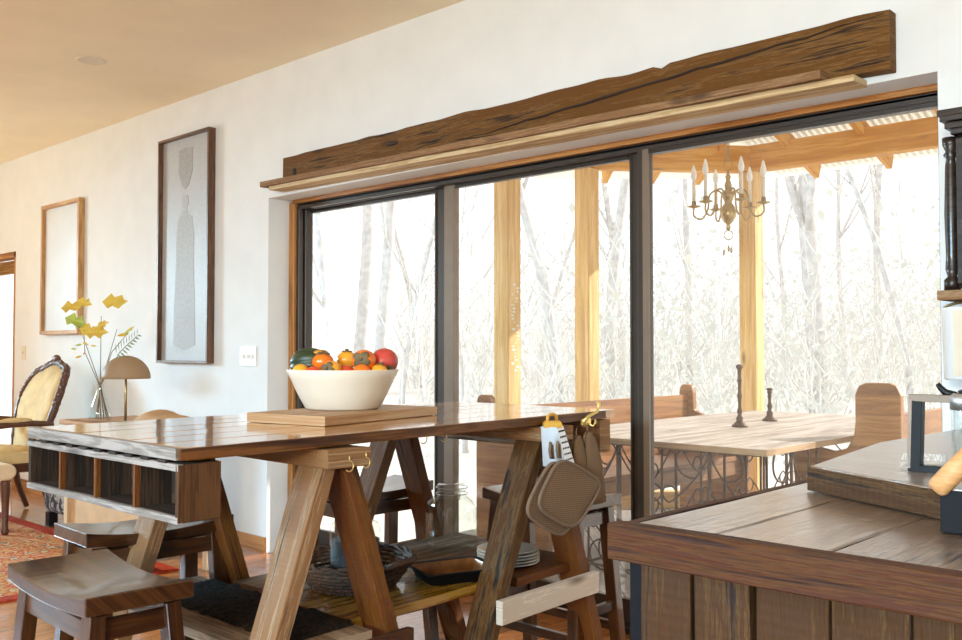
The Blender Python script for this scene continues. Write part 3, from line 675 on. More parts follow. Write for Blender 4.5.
def mitt(y0,z0,y1,z1,x,wd,label):
    r=thing('folded_pot_holder',label,'pot holder',(x,y0,z1),0,'folded cloths hanging at the table corner')
    m=MB();n=10
    for sd in (-1,1):
        vs=[];fs=[]
        for i in range(n+1):
            k=i/n
            for j in range(5):
                q=j/4-.5;yy=y0+(y1-y0)*k+q*wd*(.45+.75*min(1,k*2.2));zz=z0+(z1-z0)*k+ (-.012 if j in(0,4) else 0)*(1 if k<.1 else -0.3)
                vs.append((x+sd*(.004+.016*math.sin(PI*min(1,k*1.15))*(1-(2*q)**2)),yy,zz))
        for i in range(n):
            for j in range(4): a0=i*5+j;fs.append([a0,a0+1,a0+6,a0+5])
        m.add(vs,fs,None,True,uvfn=lambda p:(p.y,p.z))
    m.build('cloth',M['knit'],r,solid=.008)
    tp=V((x,y0,z0));MB().tube([tp+V((0,0,-.01)),tp+V((0,-.008,.012)),tp+V((0,.0,.03)),tp+V((0,.008,.012)),tp+V((0,0,-.01))],.003,6).build('hanging_loop',M['hem'],r)
mitt(2.462,.885,2.470,  .70,-1.905,.065,'left slimmer folded brown cloth hanging below the brass hook')
mitt(2.512,.895,2.555,.655,-1.898,.075,'right longer folded brown cloth hanging below the brass hook')
# grater
t=thing('box_grater','steel box grater with amber handle hanging at the table corner','grater',(-1.89,2.33,.80))
g0=V((-1.893,2.318,0))
a=MB();vs=[];tp=[(-.030,-.026),(.030,-.026),(.030,.026),(-.030,.026)];Rg=Matrix.Rotation(.35,3,'Z')
lean=V((0,.035,0))
q0=[g0+Rg@V((y*0+px*.0,0,0)) for px,y in tp]
for (k,z,L_) in((1.0,.925,0),(1.45,.800,1)):
    for (yy,xx) in tp: vs.append(g0+Rg@V((xx*k,yy*k,0))+lean*L_+V((0,0,z)))
a.add(vs,[[0,1,5,4],[1,2,6,5],[2,3,7,6],[3,0,4,7]],None);a.build('steel_body',M['steel'],t,solid=.0015,bevel=.001)
a=MB()
for i in range(6):
    for j in range(4):
        k=1+.45*(i+.8)/7;z=.925-.125*(i+.8)/7;L_=(i+.8)/7
        p0=g0+Rg@V((.026*k+.0012,(-.020+.0133*j)*k,0))+lean*L_+V((0,0,z));a.ell(p0,(.0018,.0040,.0034),8,6)
a.build('grating_holes',M['black'],t)
a=MB();a.lathe([(.041,.0),(.041,.012),(.034,.02)],g0+V((0,0,.922)),4,smooth=False);pts=[g0+V((0,-.024,.935)),g0+V((0,-.02,.958)),g0+V((0,-.008,.962)),g0+V((0,.008,.962)),g0+V((0,.02,.958)),g0+V((0,.024,.935))]
a.tube(pts,.0055,8);a.build('grip',M['yellow'],t)

# ------------------------------------------------------------------ stools
def make_stool():
    r=empty('saddle_stool',(0,0,0));SH=.65;L_,W_=.46,.245
    nx,ny=16,6;vs=[];fs=[]
    for sd in (0,1):
        for i in range(nx+1):
            for j in range(ny+1):
                x=-L_/2+L_*i/nx;y=-W_/2+W_*j/ny;k=(2*x/L_)**2
                vs.append((x,y,(SH-.022+.022*k) if sd else (SH-.052+.012*k)))
    N1=(nx+1)*(ny+1)
    for sd in (0,1):
        for i in range(nx):
            for j in range(ny):
                k=sd*N1+i*(ny+1)+j;f=[k,k+1,k+ny+2,k+ny+1];fs.append(f if not sd else f[::-1])
    bd=[i*(ny+1) for i in range(nx+1)]+[nx*(ny+1)+j for j in range(1,ny+1)]+[i*(ny+1)+ny for i in range(nx-1,-1,-1)]+[j for j in range(ny-1,0,-1)]
    for i,k in enumerate(bd):
        q=bd[(i+1)%len(bd)];fs.append([k,q,q+N1,k+N1])
    m=MB();m.add(vs,fs,None,False,uvfn=lambda p:(p.x,p.y+p.z));m.build('seat',M['stool'],r,True,bevel=.003)
    for sx in(-1,1):
        for sy in(-1,1):
            m=MB();m.board((sx*.185,sy*.085,SH-.05),(sx*.215,sy*.135,.001),.046,.036,up=(0,1,0));
            m.build('leg',M['stool'],r,True)
    for sy in(-1,1): MB().board((-.17,sy*.092,SH-.085),(.17,sy*.092,SH-.085),.018,.045).build('apron',M['stool'],r,True)
    for sx in(-1,1): MB().board((sx*.185,-.07,SH-.085),(sx*.185,.07,SH-.085),.018,.045).build('apron',M['stool'],r,True)
    for sy in(-1,1): MB().board((-.19,sy*.12,.17),(.19,sy*.12,.17),.02,.032).build('stretcher',M['stool'],r,True)
    for sx in(-1,1): MB().board((sx*.203,-.10,.25),(sx*.203,.10,.25),.02,.032).build('stretcher',M['stool'],r,True)
    return r
st=make_stool();SG='saddle seat stools around the worktable'
for i,(x,y,rz,lab) in enumerate(((-2.188,1.005,-.03,'nearest dark saddle stool, seat top lit warm, at the cubby end of the table'),
    (-2.755,1.415,PI/2-.04,'dark saddle stool behind the nearest one, half hidden by the table cubby box'),
    (-2.86,2.38,PI/2-.04,'dark stool at the far long side of the table beyond the sawhorse'),
    (-2.225,2.715,.0,'dark stool at the door end of the table behind the pot holders'))):
    o=st if i==0 else copy_tree(st)
    o.location=(x,y,0);o.rotation_euler=(0,0,rz);tag(o,lab,'stool',SG)

# ------------------------------------------------------------------ kitchen island
IX,IY,IZ=-.800,1.107,.92
t=thing('kitchen_island','barn wood kitchen counter with plank top in the right foreground','kitchen island',(-.2,1.9,0))
isl=t;ys=[];
a=MB();x0=IX;XE=.62
seams=[IX+.018,-.655,-.498,-.345,-.19,-.03,.13,.29,.46,XE]
for i in range(len(seams)-1):
    xa,xb=seams[i]+.0025,seams[i+1]-.0025
    a.board(((xa+xb)/2,IY+.03,IZ-.02),((xa+xb)/2,2.62,IZ-.02),xb-xa,.04,n=24,rough=.0022)
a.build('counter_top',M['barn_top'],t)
a=MB();a.board((IX-.002,IY+.014,IZ-.023),(XE,IY+.014,IZ-.023),.03,.052,n=40,rough=.0016);a.build('front_edge_board',M['barn_red'],t)
a=MB();a.board((IX+.008,IY+.030,IZ-.0245),(IX+.008,2.62,IZ-.0245),.018,.049,n=30,rough=.0016);a.build('side_edge_board',M['barn_red'],t)
y=IY+.045;xs=IX+.030;k=0
widths=[.098,.034,.094,.105,.012,.10,.11,.09,.12,.1,.11,.12,.1]
a=None
for wd in (.078,.082,.096,.092,.10,.11,.09,.12,.10,.11,.12,.10):
    if xs+wd>XE: break
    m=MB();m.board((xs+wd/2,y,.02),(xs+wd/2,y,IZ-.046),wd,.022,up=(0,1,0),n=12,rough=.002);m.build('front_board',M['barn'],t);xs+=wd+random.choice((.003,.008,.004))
m=MB();m.box((IX+.016,y+.012,.435),(.022,.03,.868));m.build('corner_post',M['black_metal'],t)
m=MB();m.box(((IX+XE)/2+.01,1.89,.43),(XE-IX-.06,1.38,.86));m.build('carcass',M['box_in'],t)
# thick slab board on the counter
s=thing('wooden_slab','thick weathered plank slab lying across the far part of the island','slab',(-.4,1.9,IZ))
a=MB();P0=V((-.728,1.600,0));P1=V((-.300,1.378,0));dv=(P1-P0).normalized();pv=V((-dv.y,dv.x,0))
a=MB();e=P0+V((0,0,IZ+.0235))
n=14;poly=[(-.728,1.60),(-.49,1.478),(-.28,1.37),(.30,1.37),(.30,2.60),(-.785,2.60),(-.80,2.1)]
a=MB();a.prism(poly,(0,0,IZ+.002),(1,0,0),(0,1,0),(0,0,1),.043);a.build('plank',M['barn_top'],s,bevel=.003)
a=MB()
for q0,q1 in(((-.730,1.5985),(-.49,1.4755)),((-.49,1.4755),(-.28,1.3675))): a.board(V((*q0,IZ+.0225)),V((*q1,IZ+.0225)),.006,.040,n=14,rough=.0012)
a.build('rough_edge',M['barn'],s)

# carafe
cb=V((-.452,1.645,IZ+.0455));t=thing('coffee_carafe','glass coffee pot with chrome and black strap handle on the slab','coffee pot',tuple(cb))
MB().lathe([(.001,.001),(.050,.001),(.055,.006),(.056,.11),(.05,.128),(.047,.13),(.047,.122),(.052,.108),(.051,.01),(.001,.007)],cb,36).build('glass_body',M['jar'],t)
MB().lathe([(.0475,.108),(.0575,.106),(.0575,.128),(.052,.132),(.0475,.13)],cb,36).build('top_band',M['steel'],t)
MB().lathe([(.001,.132),(.045,.132),(.046,.136),(.02,.145),(.001,.147)],cb,30).build('lid',M['black'],t)
hd=V((-.9,-.12,0)).normalized();hd=V((-.998,-.02,0))
a=MB();a.board(cb+hd*.112+V((0,0,.006)),cb+hd*.108+V((0,0,.117)),.020,.016,up=hd);a.build('handle_grip',M['black'],t,bevel=.002)
a=MB();a.board(cb+hd*.122+V((0,0,.006)),cb+hd*.118+V((0,0,.119)),.022,.006,up=hd);a.build('handle_chrome_strip',M['chrome'],t)
a=MB();a.board(cb+hd*.121+V((0,0,.122)),cb+hd*.05+V((0,0,.122)),.018,.012);a.build('handle_arm',M['alum_l'],t)
a=MB();a.board(cb+hd*.124+V((0,0,.006)),cb+hd*.05+V((0,0,.006)),.018,.011);a.build('handle_foot',M['black'],t)
a=MB();a.tube([cb+hd*.05+V((0,0,.128)),cb+hd*.066+V((0,0,.132)),cb+hd*.074+V((0,0,.14)),cb+hd*.078+V((0,0,.146))],[.006,.006,.005,.004],8);a.build('thumb_lever',M['black'],t)
# small glass tray behind carafe
tt=V((-.575,1.69,IZ+.0455))
o=MB();o.box(tt+V((0,.02,.009)),(.07,.12,.017),rz=.3);tag(o.build('glass_block',M['jar'],bevel=.004),'flat clear glass dish on the slab left of the coffee pot','dish')
# black box with turned wooden handle
bx0=V((-.355,1.44,IZ+.0012))
t=thing('black_box','small glossy black open box standing on the island at right edge','box',tuple(bx0))
BC2=V((-.389,1.42,0));Rz=.18
a=MB()
bw,bd,bh=.11,.105,.056
for dx,dy,sx,sy in((0,-bd/2,bw,.006),(0,bd/2,bw,.006),(-bw/2,0,.006,bd),(bw/2,0,.006,bd)):
    q=Matrix.Rotation(Rz,3,'Z')@V((dx,dy,0));a.box(BC2+q+V((0,0,IZ+.031)),(sx,sy,bh),rz=Rz)
a.box(BC2+V((0,0,IZ+.006)),(bw,bd,.006),rz=Rz);a.build('tray',M['black_metal'],t,bevel=.0015)
a=MB();a.box(BC2+V((0,0,IZ+.058)),(bw-.02,bd-.02,.004),rz=Rz);a.build('steel_insert',M['steel'],t)
p0=V((-.441,1.352,.978));p1=V((-.36,1.37,1.075));ax=(p1-p0).normalized()
t=thing('wooden_handled_tool','turned tan wooden handle leaning out over the black box','kitchen tool',tuple(p0))
L_=(p1-p0).length;MB().lathe([(.001,0),(.011,.001),(.014,.006),(.0145,.03),(.0135,.07),(.014,.10),(.012,L_-.004),(.001,L_)],p0,24,axis=ax).build('handle',M['cork'],t)
MB().tube([p1-ax*.005,p1+ax*.05,p1+ax*.07+V((.03,0,-.02)),V((-.33,1.42,.985))],.004,8).build('steel_shank',M['steel'],t)

# ------------------------------------------------------------------ wall cabinet at right
t=thing('wall_cabinet','dark carved wall cabinet with turned column at the right edge','cabinet',(-.6,2.98,1.31))
a=MB();a.box((-.60,2.99,1.56),(.54,.22,.44));a.build('body',M['ebony'],t)
a=MB()
for z,e in((1.835,.035),(1.82,.03),(1.80,.02),(1.785,.008)): a.box((-.60,2.985-e/2,z),(.57+2*e-.03,.235+e,.018))
a.build('cornice',M['ebony'],t,bevel=.003)
for x in(-.892,-.31):
    MB().lathe([(.022,0),(.022,.03),(.012,.04),(.018,.06),(.016,.10),(.019,.22),(.015,.36),(.012,.38),(.02,.39),(.013,.40),(.022,.42),(.022,.44)],(x,2.905,1.335),20).build('column',M['ebony'],t)
a=MB();a.box((-.60,2.985,1.32),(.64,.25,.028));a.build('base_shelf',M['leg'],t,bevel=.003)
t=thing('enamel_pail','white enamel pail with cream panel hanging below the dark cabinet','pail',(-.82,2.93,1.08))
pc=V((-.835,2.93,1.08))
MB().lathe([(.001,0),(.085,0),(.088,.005),(.092,.2),(.094,.205),(.09,.205),(.084,.01),(.001,.006)],pc,32).build('body',M['enamel'],t)
vs=[];a=MB()
for i in range(9):
    an=-2.0+i*.11
    for z in(.012,.195): vs.append(pc+V((math.cos(an)*.0925,math.sin(an)*.0925,z)))
a.add(vs,[[2*i,2*i+2,2*i+3,2*i+1] for i in range(8)],None,True);a.build('cream_panel',M['cream_panel'],t)
a=MB();a.tube([pc+V((math.cos(k)*.092,0,.2+math.sin(k)*.024)) for k in [i*PI/12 for i in range(13)]],.004,8);a.build('bail_handle',M['brass'],t)

# ------------------------------------------------------------------ living area
def flat(x0,x1,y0,y1,z,h,mt,name,uvs=1):
    m=MB();m.add([(x0,y0,z),(x1,y0,z),(x1,y1,z),(x0,y1,z),(x0,y0,z+h),(x1,y0,z+h),(x1,y1,z+h),(x0,y1,z+h)],[[4,5,6,7],[0,1,5,4],[1,2,6,5],[2,3,7,6],[3,0,4,7],[3,2,1,0]],uvfn=lambda p:(p.x,p.y));return m
r=thing('area_rug','orange red oriental rug on the wooden floor at far left','rug',(-6.6,1.55,0))
flat(-8.6,-4.70,.62,2.47,.001,.008,None,'').build('field',M['rug'],r)
b=MB();
for (x0,x1,y0,y1) in((-8.7,-4.62,2.47,2.56),(-8.7,-4.62,.53,.62),(-4.70,-4.62,.62,2.47),(-8.7,-8.6,.62,2.47)):
    q=flat(x0,x1,y0,y1,.001,.008,None,'');b.add(q.v,q.f,q.uv)
b.build('border',M['rug_border'],r)

# console cabinet
t=thing('console_cabinet','pale wood console with tan panels under the brass lamp and vase','cabinet',(-5.0,2.5,0))
cx0,cx1,cy0,cy1,cz=-5.43,-4.50,2.29,2.70,.765
for x in(cx0+.025,cx1-.025):
    for y in(cy0+.025,cy1-.025): MB().board((x,y,.0095 if y<2.5 else .001),(x,y,cz-.025),.045,.045,up=(0,1,0)).build('leg',M['pale_wood'],t)
MB().box(((cx0+cx1)/2,(cy0+cy1)/2,cz-.0125),(cx1-cx0+.04,cy1-cy0+.04,.025)).build('top',M['fir'],t)
for (c,d_) in((((cx0+cx1)/2,cy0+.03,.42),(cx1-cx0-.09,.012,.62)),((cx1-.03,(cy0+cy1)/2,.42),(.012,cy1-cy0-.09,.62)),((cx0+.03,(cy0+cy1)/2,.42),(.012,cy1-cy0-.09,.62)),(((cx0+cx1)/2,cy1-.03,.42),(cx1-cx0-.09,.012,.62))):
    MB().box(c,d_).build('panel',M['tan'],t)
lc=V((-4.955,2.42,cz+.001))
t=thing('mushroom_lamp','mushroom shaped lamp with smoked amber dome on the console','lamp',tuple(lc))
MB().lathe([(.001,0),(.075,0),(.075,.006),(.012,.012),(.001,.012)],lc,32).build('base',M['brass'],t)
MB().lathe([(.007,.01),(.007,.30),(.001,.30)],lc,12).build('stem',M['brass'],t)
prof=[(.128*math.cos(k*PI/24),.238+.125*math.sin(k*PI/24)) for k in range(12)]+[(.001,.363)]
a=MB();vs_=[(.128,.236)]+prof;a.lathe([(.124,.238)]+prof,lc,40);o=a.build('dome_shade',M['amber'],t)
o.data.polygons.foreach_get
MB().ell(lc+V((0,0,.272)),(.02,.02,.03),14,10).build('bulb',M['bulb'],t)
vc=V((-5.13,2.36,cz+.001))
t=thing('glass_vase','clear glass bottle vase with autumn branches on the console','vase',tuple(vc))
MB().lathe([(.001,.001),(.055,.001),(.06,.01),(.056,.06),(.035,.12),(.018,.17),(.016,.215),(.02,.222),(.017,.222),(.0135,.212),(.015,.17),(.032,.118),(.052,.06),(.055,.014),(.001,.008)],vc,28).build('glass_body',M['jar'],t)
def leaf(c,size,tilt,seed,lobes=True):
    rr_=random.Random(seed);ang=rr_.uniform(0,6.28);pts=[]
    shp=[(0,0),(.14,-.2),(.30,-.46),(.44,-.24),(.68,-.40),(.80,-.16),(1,0),(.80,.16),(.70,.42),(.46,.24),(.30,.46),(.14,.2)] if lobes else [(0,0),(.3,-.18),(.65,-.16),(1,0),(.65,.16),(.3,.18)]
    ex=V((math.cos(tilt)*sa,math.cos(tilt)*ca,math.sin(tilt)));nrm=V((ca*.7,-sa*.7,.71));ey=nrm.cross(ex).normalized();ez=ex.cross(ey)
    vs=[c]+[c+ex*((x-.5)*size)+ey*(y*size)+ez*(.12*size*math.sin(x*3+rr_.random()*2)) for x,y in shp]
    n=len(shp);return vs,[[0,1+i,1+(i+1)%n] for i in range(n)]
def at2(u,v,Y):
    rx_=(u-481)/F;y_=(348-v)/F;dx=V((rx_*sa-ca,rx_*ca+sa,y_));return dx*(Y/dx.y)+V((0,0,H))
LV=[(72,307,.17,.3,'y'),(84,303,.12,-.1,'y'),(115,302,.19,.15,'y'),(75,321,.16,-.2,'g'),(81,325,.10,.2,'g'),(90,331,.16,-.1,'y'),(97,333,.17,.2,'y'),(103,325,.10,.5,'y'),(79,345,.06,.2,'g'),(74,349,.05,0,'g'),(86,344,.06,-.3,'y'),(94,346,.05,0,'y'),(85,353,.04,1.2,'r'),(79,357,.06,.4,'y'),(123,335,.09,.3,'y'),(128,332,.08,.6,'g'),(131,329,.07,.8,'y')]
stems=[((102,415),(96,380),(85,352),(84,330)),((110,415),(100,385),(88,350),(76,318)),((97,416),(104,380),(111,350),(117,329)),((99,416),(101,385),(101,350),(101,316)),((108,416),(104,385),(112,352),(128,333)),((105,416),(103,380),(120,352),(137,336))]
a=MB()
for s_ in stems:
    pts=[at2(u,min(v,414),2.37) for u,v in s_];pts[0]=V((pts[0].x,pts[0].y,cz+.012))
    pts[1]=V((vc.x+(pts[1].x-vc.x)*.2,vc.y,vc.z+.20))
    a.tube(pts,[.003,.0028,.0022,.0015],6)
a.build('branch',M['twig'],t)
for key,nm in(('y','yellow_leaves'),('g','green_leaves'),('r','red_leaves')):
    a=MB()
    for i,(u,v,s_,tl,k) in enumerate(LV):
        if k==key:
            vs,fs=leaf(at2(u,v,2.37+.03*((i*7)%3-1)),s_*.72,tl,i,s_>.09);a.add(vs,fs)
    o=a.build(nm,M['leaf_'+key],t);o['kind']='stuff'
a=MB();base=at2(117,354,2.36);tip=at2(137,335,2.36)
for i in range(9):
    k=i/8;p0=base.lerp(tip,k);s_=.055*(1-.5*k)
    for sg in(-1,1):
        dd=(tip-base).normalized();pp=V((-dd.z*sa,-dd.z*ca,.8))
        vs,fs=[p0,p0+dd*.02+pp*sg*s_*.5+V((0,0,.004)),p0+dd*.035+pp*sg*s_,p0+dd*.012+pp*sg*s_*.55],[[0,1,2,3]];a.add(vs,fs)
o=a.build('fern_frond',M['fern'],t)
# low rounded tan throw on console
a=MB();vs=[];fs=[];n=16
for sd in(0,1):
    for i in range(n+1):
        for j in range(9):
            x=-4.83+.31*i/n;y=2.36+.28*j/8;k=math.sin(PI*i/n)**.6*math.sin(PI*j/8)**.5
            vs.append((x,y,cz+.001+(.075*k*(1+.25*math.sin(i*.5)) if sd else 0)))
for sd in(0,1):
    for i in range(n):
        for j in range(8):
            k=sd*(n+1)*9+i*9+j;f=[k,k+1,k+10,k+9];fs.append(f if not sd else f[::-1])
a.add(vs,fs,None,True);tag(a.build('tan_mound',M['tan']),'low rounded tan throw lying on the console right of the lamp','mound')

# patterned ottoman
ox,oy=-6.24,2.775
t=thing('patterned_ottoman','grey floral patterned square ottoman on black feet beside the carved chair','ottoman',(ox,oy,0))
a=MB();a.box((ox,oy,.275),(.40,.38,.37),ch=.03);a.build('upholstery',M['damask'],t,bevel=.02)
for sx in(-1,1):
    for sy in(-1,1): MB().board((ox+sx*.16,oy+sy*.15,.001),(ox+sx*.16,oy+sy*.15,.09),.06,.06,up=(0,1,0)).build('foot',M['black'],t)
# footstool at frame edge
fx,fy=-6.36,2.15
t=thing('footstool','small footstool with cream cushion and dark turned legs at left edge','footstool',(fx,fy,0))
MB().box((fx,fy,.40),(.36,.34,.10),ch=.03).build('cushion',plain('cream_cushion',(.72,.55,.36),.8),t,bevel=.015)
for sx in(-1,1):
    for sy in(-1,1): MB().lathe([(.015,.009),(.022,.02),(.025,.035),(.018,.05),(.022,.2),(.028,.33),(.028,.355)],(fx+sx*.13,fy+sy*.12,.0),14).build('leg',M['walnut'],t)
# carved armchair
ax0,ay0=-6.98,2.47
t=thing('carved_armchair','carved walnut armchair with gold upholstery against the far wall','armchair',(ax0,ay0,0),-.02)
def spl(pts,n=10):
    out=[];P=[V(p) for p in pts]
    for i in range(len(P)-1):
        p0=P[max(i-1,0)];p1=P[i];p2=P[i+1];p3=P[min(i+2,len(P)-1)]
        for k in range(n):
            u=k/n;out.append(.5*((2*p1)+(p2-p0)*u+(2*p0-5*p1+4*p2-p3)*u*u+(3*p1-p0-3*p2+p3)*u**3))
    out.append(P[-1]);return out
fp=[(-.25,.21,.43),(-.29,.24,.62),(-.33,.29,.80),(-.29,.36,.95),(-.16,.40,1.02),(0,.42,1.06),(.16,.40,1.03),(.28,.37,1.0),(.30,.31,.82),(.27,.25,.62),(.24,.21,.43)]
cv=spl(fp,12)
a=MB();a.tube(cv,[.026+.007*noise.noise(p*40) for p in cv],10);
for i,p in enumerate(cv):
    if 24<i<100:
        a.ell(p+V((.006*math.sin(i*2.1),-.014,.010+.016*noise.noise(p*30))),(.015,.014,.019),8,6)
        if i%3==0: a.ell(p*1.0+V((p.x*.07,-.004,.022)),(.012,.012,.016),8,6)
a.ell(cv[60]+V((0,-.01,.03)),(.05,.025,.032),12,8);a.build('carved_back_frame',M['walnut'],t,True)
a=MB();c0=V((0,.30,.72));nn=len(cv);vs=[V((0,.30,.72))];fs=[]
for kk in(.5,.97):
    for p in cv:
        q=c0.lerp(p,kk);q.y+= -.03*(1-kk);vs.append(q)
for i in range(nn-1):
    fs.append([0,1+i,2+i]);fs.append([1+i,1+nn+i,2+nn+i,2+i])
fs.append([0,nn,1]);fs.append([nn,2*nn,1+nn,1])
a.add(vs,fs,None,True);a.build('back_cushion',M['gold_cloth'],t,True,solid=.03)
a=MB();a.box((0,-.02,.415),(.56,.52,.09),ch=.02);a.ell((0,-.02,.455),(.27,.25,.045),24,10);a.build('seat_cushion',M['gold_cloth'],t,True)
MB().box((0,-.02,.36),(.58,.54,.06)).build('seat_rail',M['walnut'],t,True)
for sx in(-1,1):
    ap=spl([(sx*.30,.27,.64),(sx*.33,.10,.66),(sx*.33,-.10,.65),(sx*.31,-.17,.60),(sx*.28,-.12,.50),(sx*.28,-.14,.40)],8)
    MB().tube(ap,.022,10).build('arm',M['walnut'],t,True)
    MB().ell((sx*.325,.02,.682),(.03,.11,.022),12,8).build('arm_pad',M['gold_cloth'],t,True)
    lp=spl([(sx*.25,-.25,.36),(sx*.27,-.28,.26),(sx*.25,-.26,.12),(sx*.26,-.27,.012)],8);MB().tube(lp,[.034-.018*i/(len(lp)-1) for i in range(len(lp))],10).build('leg',M['walnut'],t,True)
    lp=spl([(sx*.24,.21,.40),(sx*.25,.24,.2),(sx*.26,.31,.012)],8);MB().tube(lp,[.028-.01*i/(len(lp)-1) for i in range(len(lp))],10).build('leg',M['walnut'],t,True)

# ------------------------------------------------------------------ porch
DZ=-.02
deck=[(-4.36,YO+.005),(-4.36,5.66),(-3.45,6.70),(1.9,6.70),(1.9,YO+.005)]
a=MB();n=len(deck);dd=V((-.69,.724,0));pp=V((.724,.69,0))
vs=[(x,y,DZ) for x,y in deck]+[(x,y,DZ-.12) for x,y in deck]
a.add(vs,[list(range(n)),list(range(n,2*n))[::-1]]+[[i,(i+1)%n,n+(i+1)%n,n+i] for i in range(n)],uvfn=lambda p:(p.dot(dd),p.dot(pp)));o=a.build('porch_floor',M['deck'],kind='structure')
P0=V((-4.295,4.785,0));P1=V((-4.285,5.66,0));P2=V((-3.465,6.63,0));P3=V((-1.0,6.63,0));P4=V((1.6,6.63,0));Pm=V((-4.295,3.50,0))
for p,lab in((P0,'nearer left yellow timber porch post with faded stamp beyond the middle pane'),(P1,'timber porch post with knotty split face, second from the left'),(P2,'yellow corner porch post behind the brass chandelier')):
    m=MB();m.board(p+V((0,0,DZ+.001)),p+V((0,0,2.50)),.135,.135,up=(0,1,0),n=8,rough=.001);tag(m.build('porch_post',M['pine']),lab,'post','porch posts')
e_=(P2-P1).normalized()
stp=MB();R5=random.Random(5)
for i in range(26):
    z=1.02+.60*i/26;stp.box((P0.x+.0685,P0.y+R5.uniform(-.025,.03),z),(.0012,R5.uniform(.012,.035),R5.uniform(.006,.016)))
so_=stp.build('faded_stamp',plain('chalky_white_paint',(.80,.80,.76),.9),[o for o in col.objects if o.name=='porch_post'][0]);so_['kind']='stuff'
def pbeam(a_,b_,z0,z1,lab):
    m=MB();m.board(a_+V((0,0,(z0+z1)/2)),b_+V((0,0,(z0+z1)/2)),.10,z1-z0,n=6);tag(m.build('porch_beam',M['pine_beam']),lab,'beam','porch header beams')
pbeam(Pm,P1,2.502,2.70,'orange porch beam on the left posts running towards the house')
pbeam(P1+e_*.02,P2+e_*.03,2.502,2.70,'angled orange porch beam behind the chandelier')
pbeam(P2,P4,2.502,2.70,'orange porch beam right of the chandelier below the roof panels')
def curb(a_,b_,lab):
    m=MB();m.board(a_+V((0,0,.045)),b_+V((0,0,.045)),.09,.125);tag(m.build('deck_curb',M['pine']),lab,'deck rail','yellow deck curb rails')
e=(P2-P1).normalized();curb(P1+e*.10,P2-e*.10,'low yellow timber curb at the angled deck edge under the pew')
# roof
ev=[(-4.95,YO+.01),(-4.95,5.90),(-3.70,7.25),(1.9,7.25),(1.9,YO+.01)]
SL=.32
nF=V((0,-1,0));nL=V((1,0,0));nC=V((e.y,-e.x,0))
def dist(q,k): return (6.63-q.y) if k==0 else (q.x+4.29) if k==1 else (q-P1).dot(nC)
def clip(poly,fn):
    out=[]
    for i in range(len(poly)):
        p=poly[i];q=poly[(i+1)%len(poly)];a_=fn(p);b_=fn(q)
        if a_<=0: out.append(p)
        if (a_<0 and b_>0)or(a_>0 and b_<0): out.append(p.lerp(q,a_/(a_-b_)))
    return out
rf=empty('porch_roof',(-2,5,2.7),kind='structure')
a=MB()
for k in range(3):
    pl=[V((x,y,0)) for x,y in ev]
    for j in range(3):
        if j!=k: pl=clip(pl,lambda q:dist(q,k)-dist(q,j))
    if len(pl)>2:
        vs=[V((q.x,q.y,2.76+SL*dist(q,k))) for q in pl];a.add(vs,[list(range(len(vs)))])
o=a.build('roof_panel',M['roofp'],rf,solid=.006)
nr=0
def rafter(q0,dirv,k):
    global nr
    s_=-.48;s1=0
    while s1<3.6:
        q=q0+dirv*(s1+.05)
        if q.y<YO+.05 or any(dist(q,j)<dist(q,k)-1e-6 for j in range(3)) : break
        s1+=.05
    if s1<.25: return
    a_=q0+dirv*s_;b_=q0+dirv*s1
    za=2.755+SL*dist(a_,k)-.065;zb_=2.755+SL*dist(b_,k)-.065
    MB().board(V((a_.x,a_.y,za)),V((b_.x,b_.y,zb_)),.04,.11).build('rafter',M['pine_beam'],rf)
for i in range(9): rafter(V((-3.15+.55*i,6.63,0)),nF,0)
for i in range(5): rafter(V((-4.29,3.65+.5*i,0)),nL,1)
for i in range(3): rafter(P1.lerp(P2,.2+.3*i),nC,2)
a=MB()
for i in range(110):
    x=-3.5+i*.05
    a.board((x,7.2,2.765+SL*(6.63-7.2)),(x,4.0,2.765+SL*2.63),.022,.012)
a.build('corrugation',M['roofp'],rf)

# pews
def pew(name,x,y0,y1,sgn,label,hh=.93,back=.86,bw=1.):
    r=thing(name,label,'bench',(x,(y0+y1)/2,DZ))
    sh=[(-.0,0),(.16,0),(.18,.05),(.20,.36),(.34,.40),(.50,.41),(.555,.44),(.56,.62),(.545,.675),(.50,.69),(.42,.665),(.34,.655),(.27,.68),(.235,.74),(.225,.82),(.225,hh-.06),(.205,hh-.015),(.17,hh),(.055,hh),(.02,hh-.015),(.0,hh-.06)]
    if name=='church_pew': sh=[(-.0,0),(.50,0),(.52,.05),(.545,.44),(.56,.62),(.545,.675),(.50,.70),(.42,.675),(.34,.66),(.27,.68),(.235,.74),(.225,.82),(.225,hh-.06),(.205,hh-.015),(.17,hh),(.055,hh),(.02,hh-.015),(.0,hh-.06)]
    sh=[(q[0]*(bw if q[1]>.72 else 1),q[1]) for q in sh]
    for yy,dp in((y0,.045),(y1-.045,.045)):
        m=MB();m.prism([(q[0]*sgn,q[1]) for q in sh],(x,yy,DZ+.001),(1,0,0),(0,0,1),(0,1,0),dp);m.build('end_panel',M['pew'],r,bevel=.006)
    m=MB();m.board((x+sgn*.06,y0+.045,DZ+.62),(x+sgn*.06,y1-.045,DZ+.62),.03,(back-.38));m.build('backrest',M['pew'],r)
    m=MB();m.board((x+sgn*.29,y0+.045,DZ+.43),(x+sgn*.29,y1-.045,DZ+.43),.42,.035);m.build('seat',M['pew'],r)
    m=MB();m.board((x+sgn*.48,y0+.045,DZ+.365),(x+sgn*.48,y1-.045,DZ+.365),.025,.09);m.build('seat_apron',M['pew'],r)
    return r
pew('church_pew',-3.74,3.90,6.09,1,'long wooden pew behind the outdoor table on its left side',.925,.845,.52)
pew('church_pew',-1.712,4.78,6.35,-1,'wooden pew with broad curved end panel at right of the outdoor table',1.015,.86)

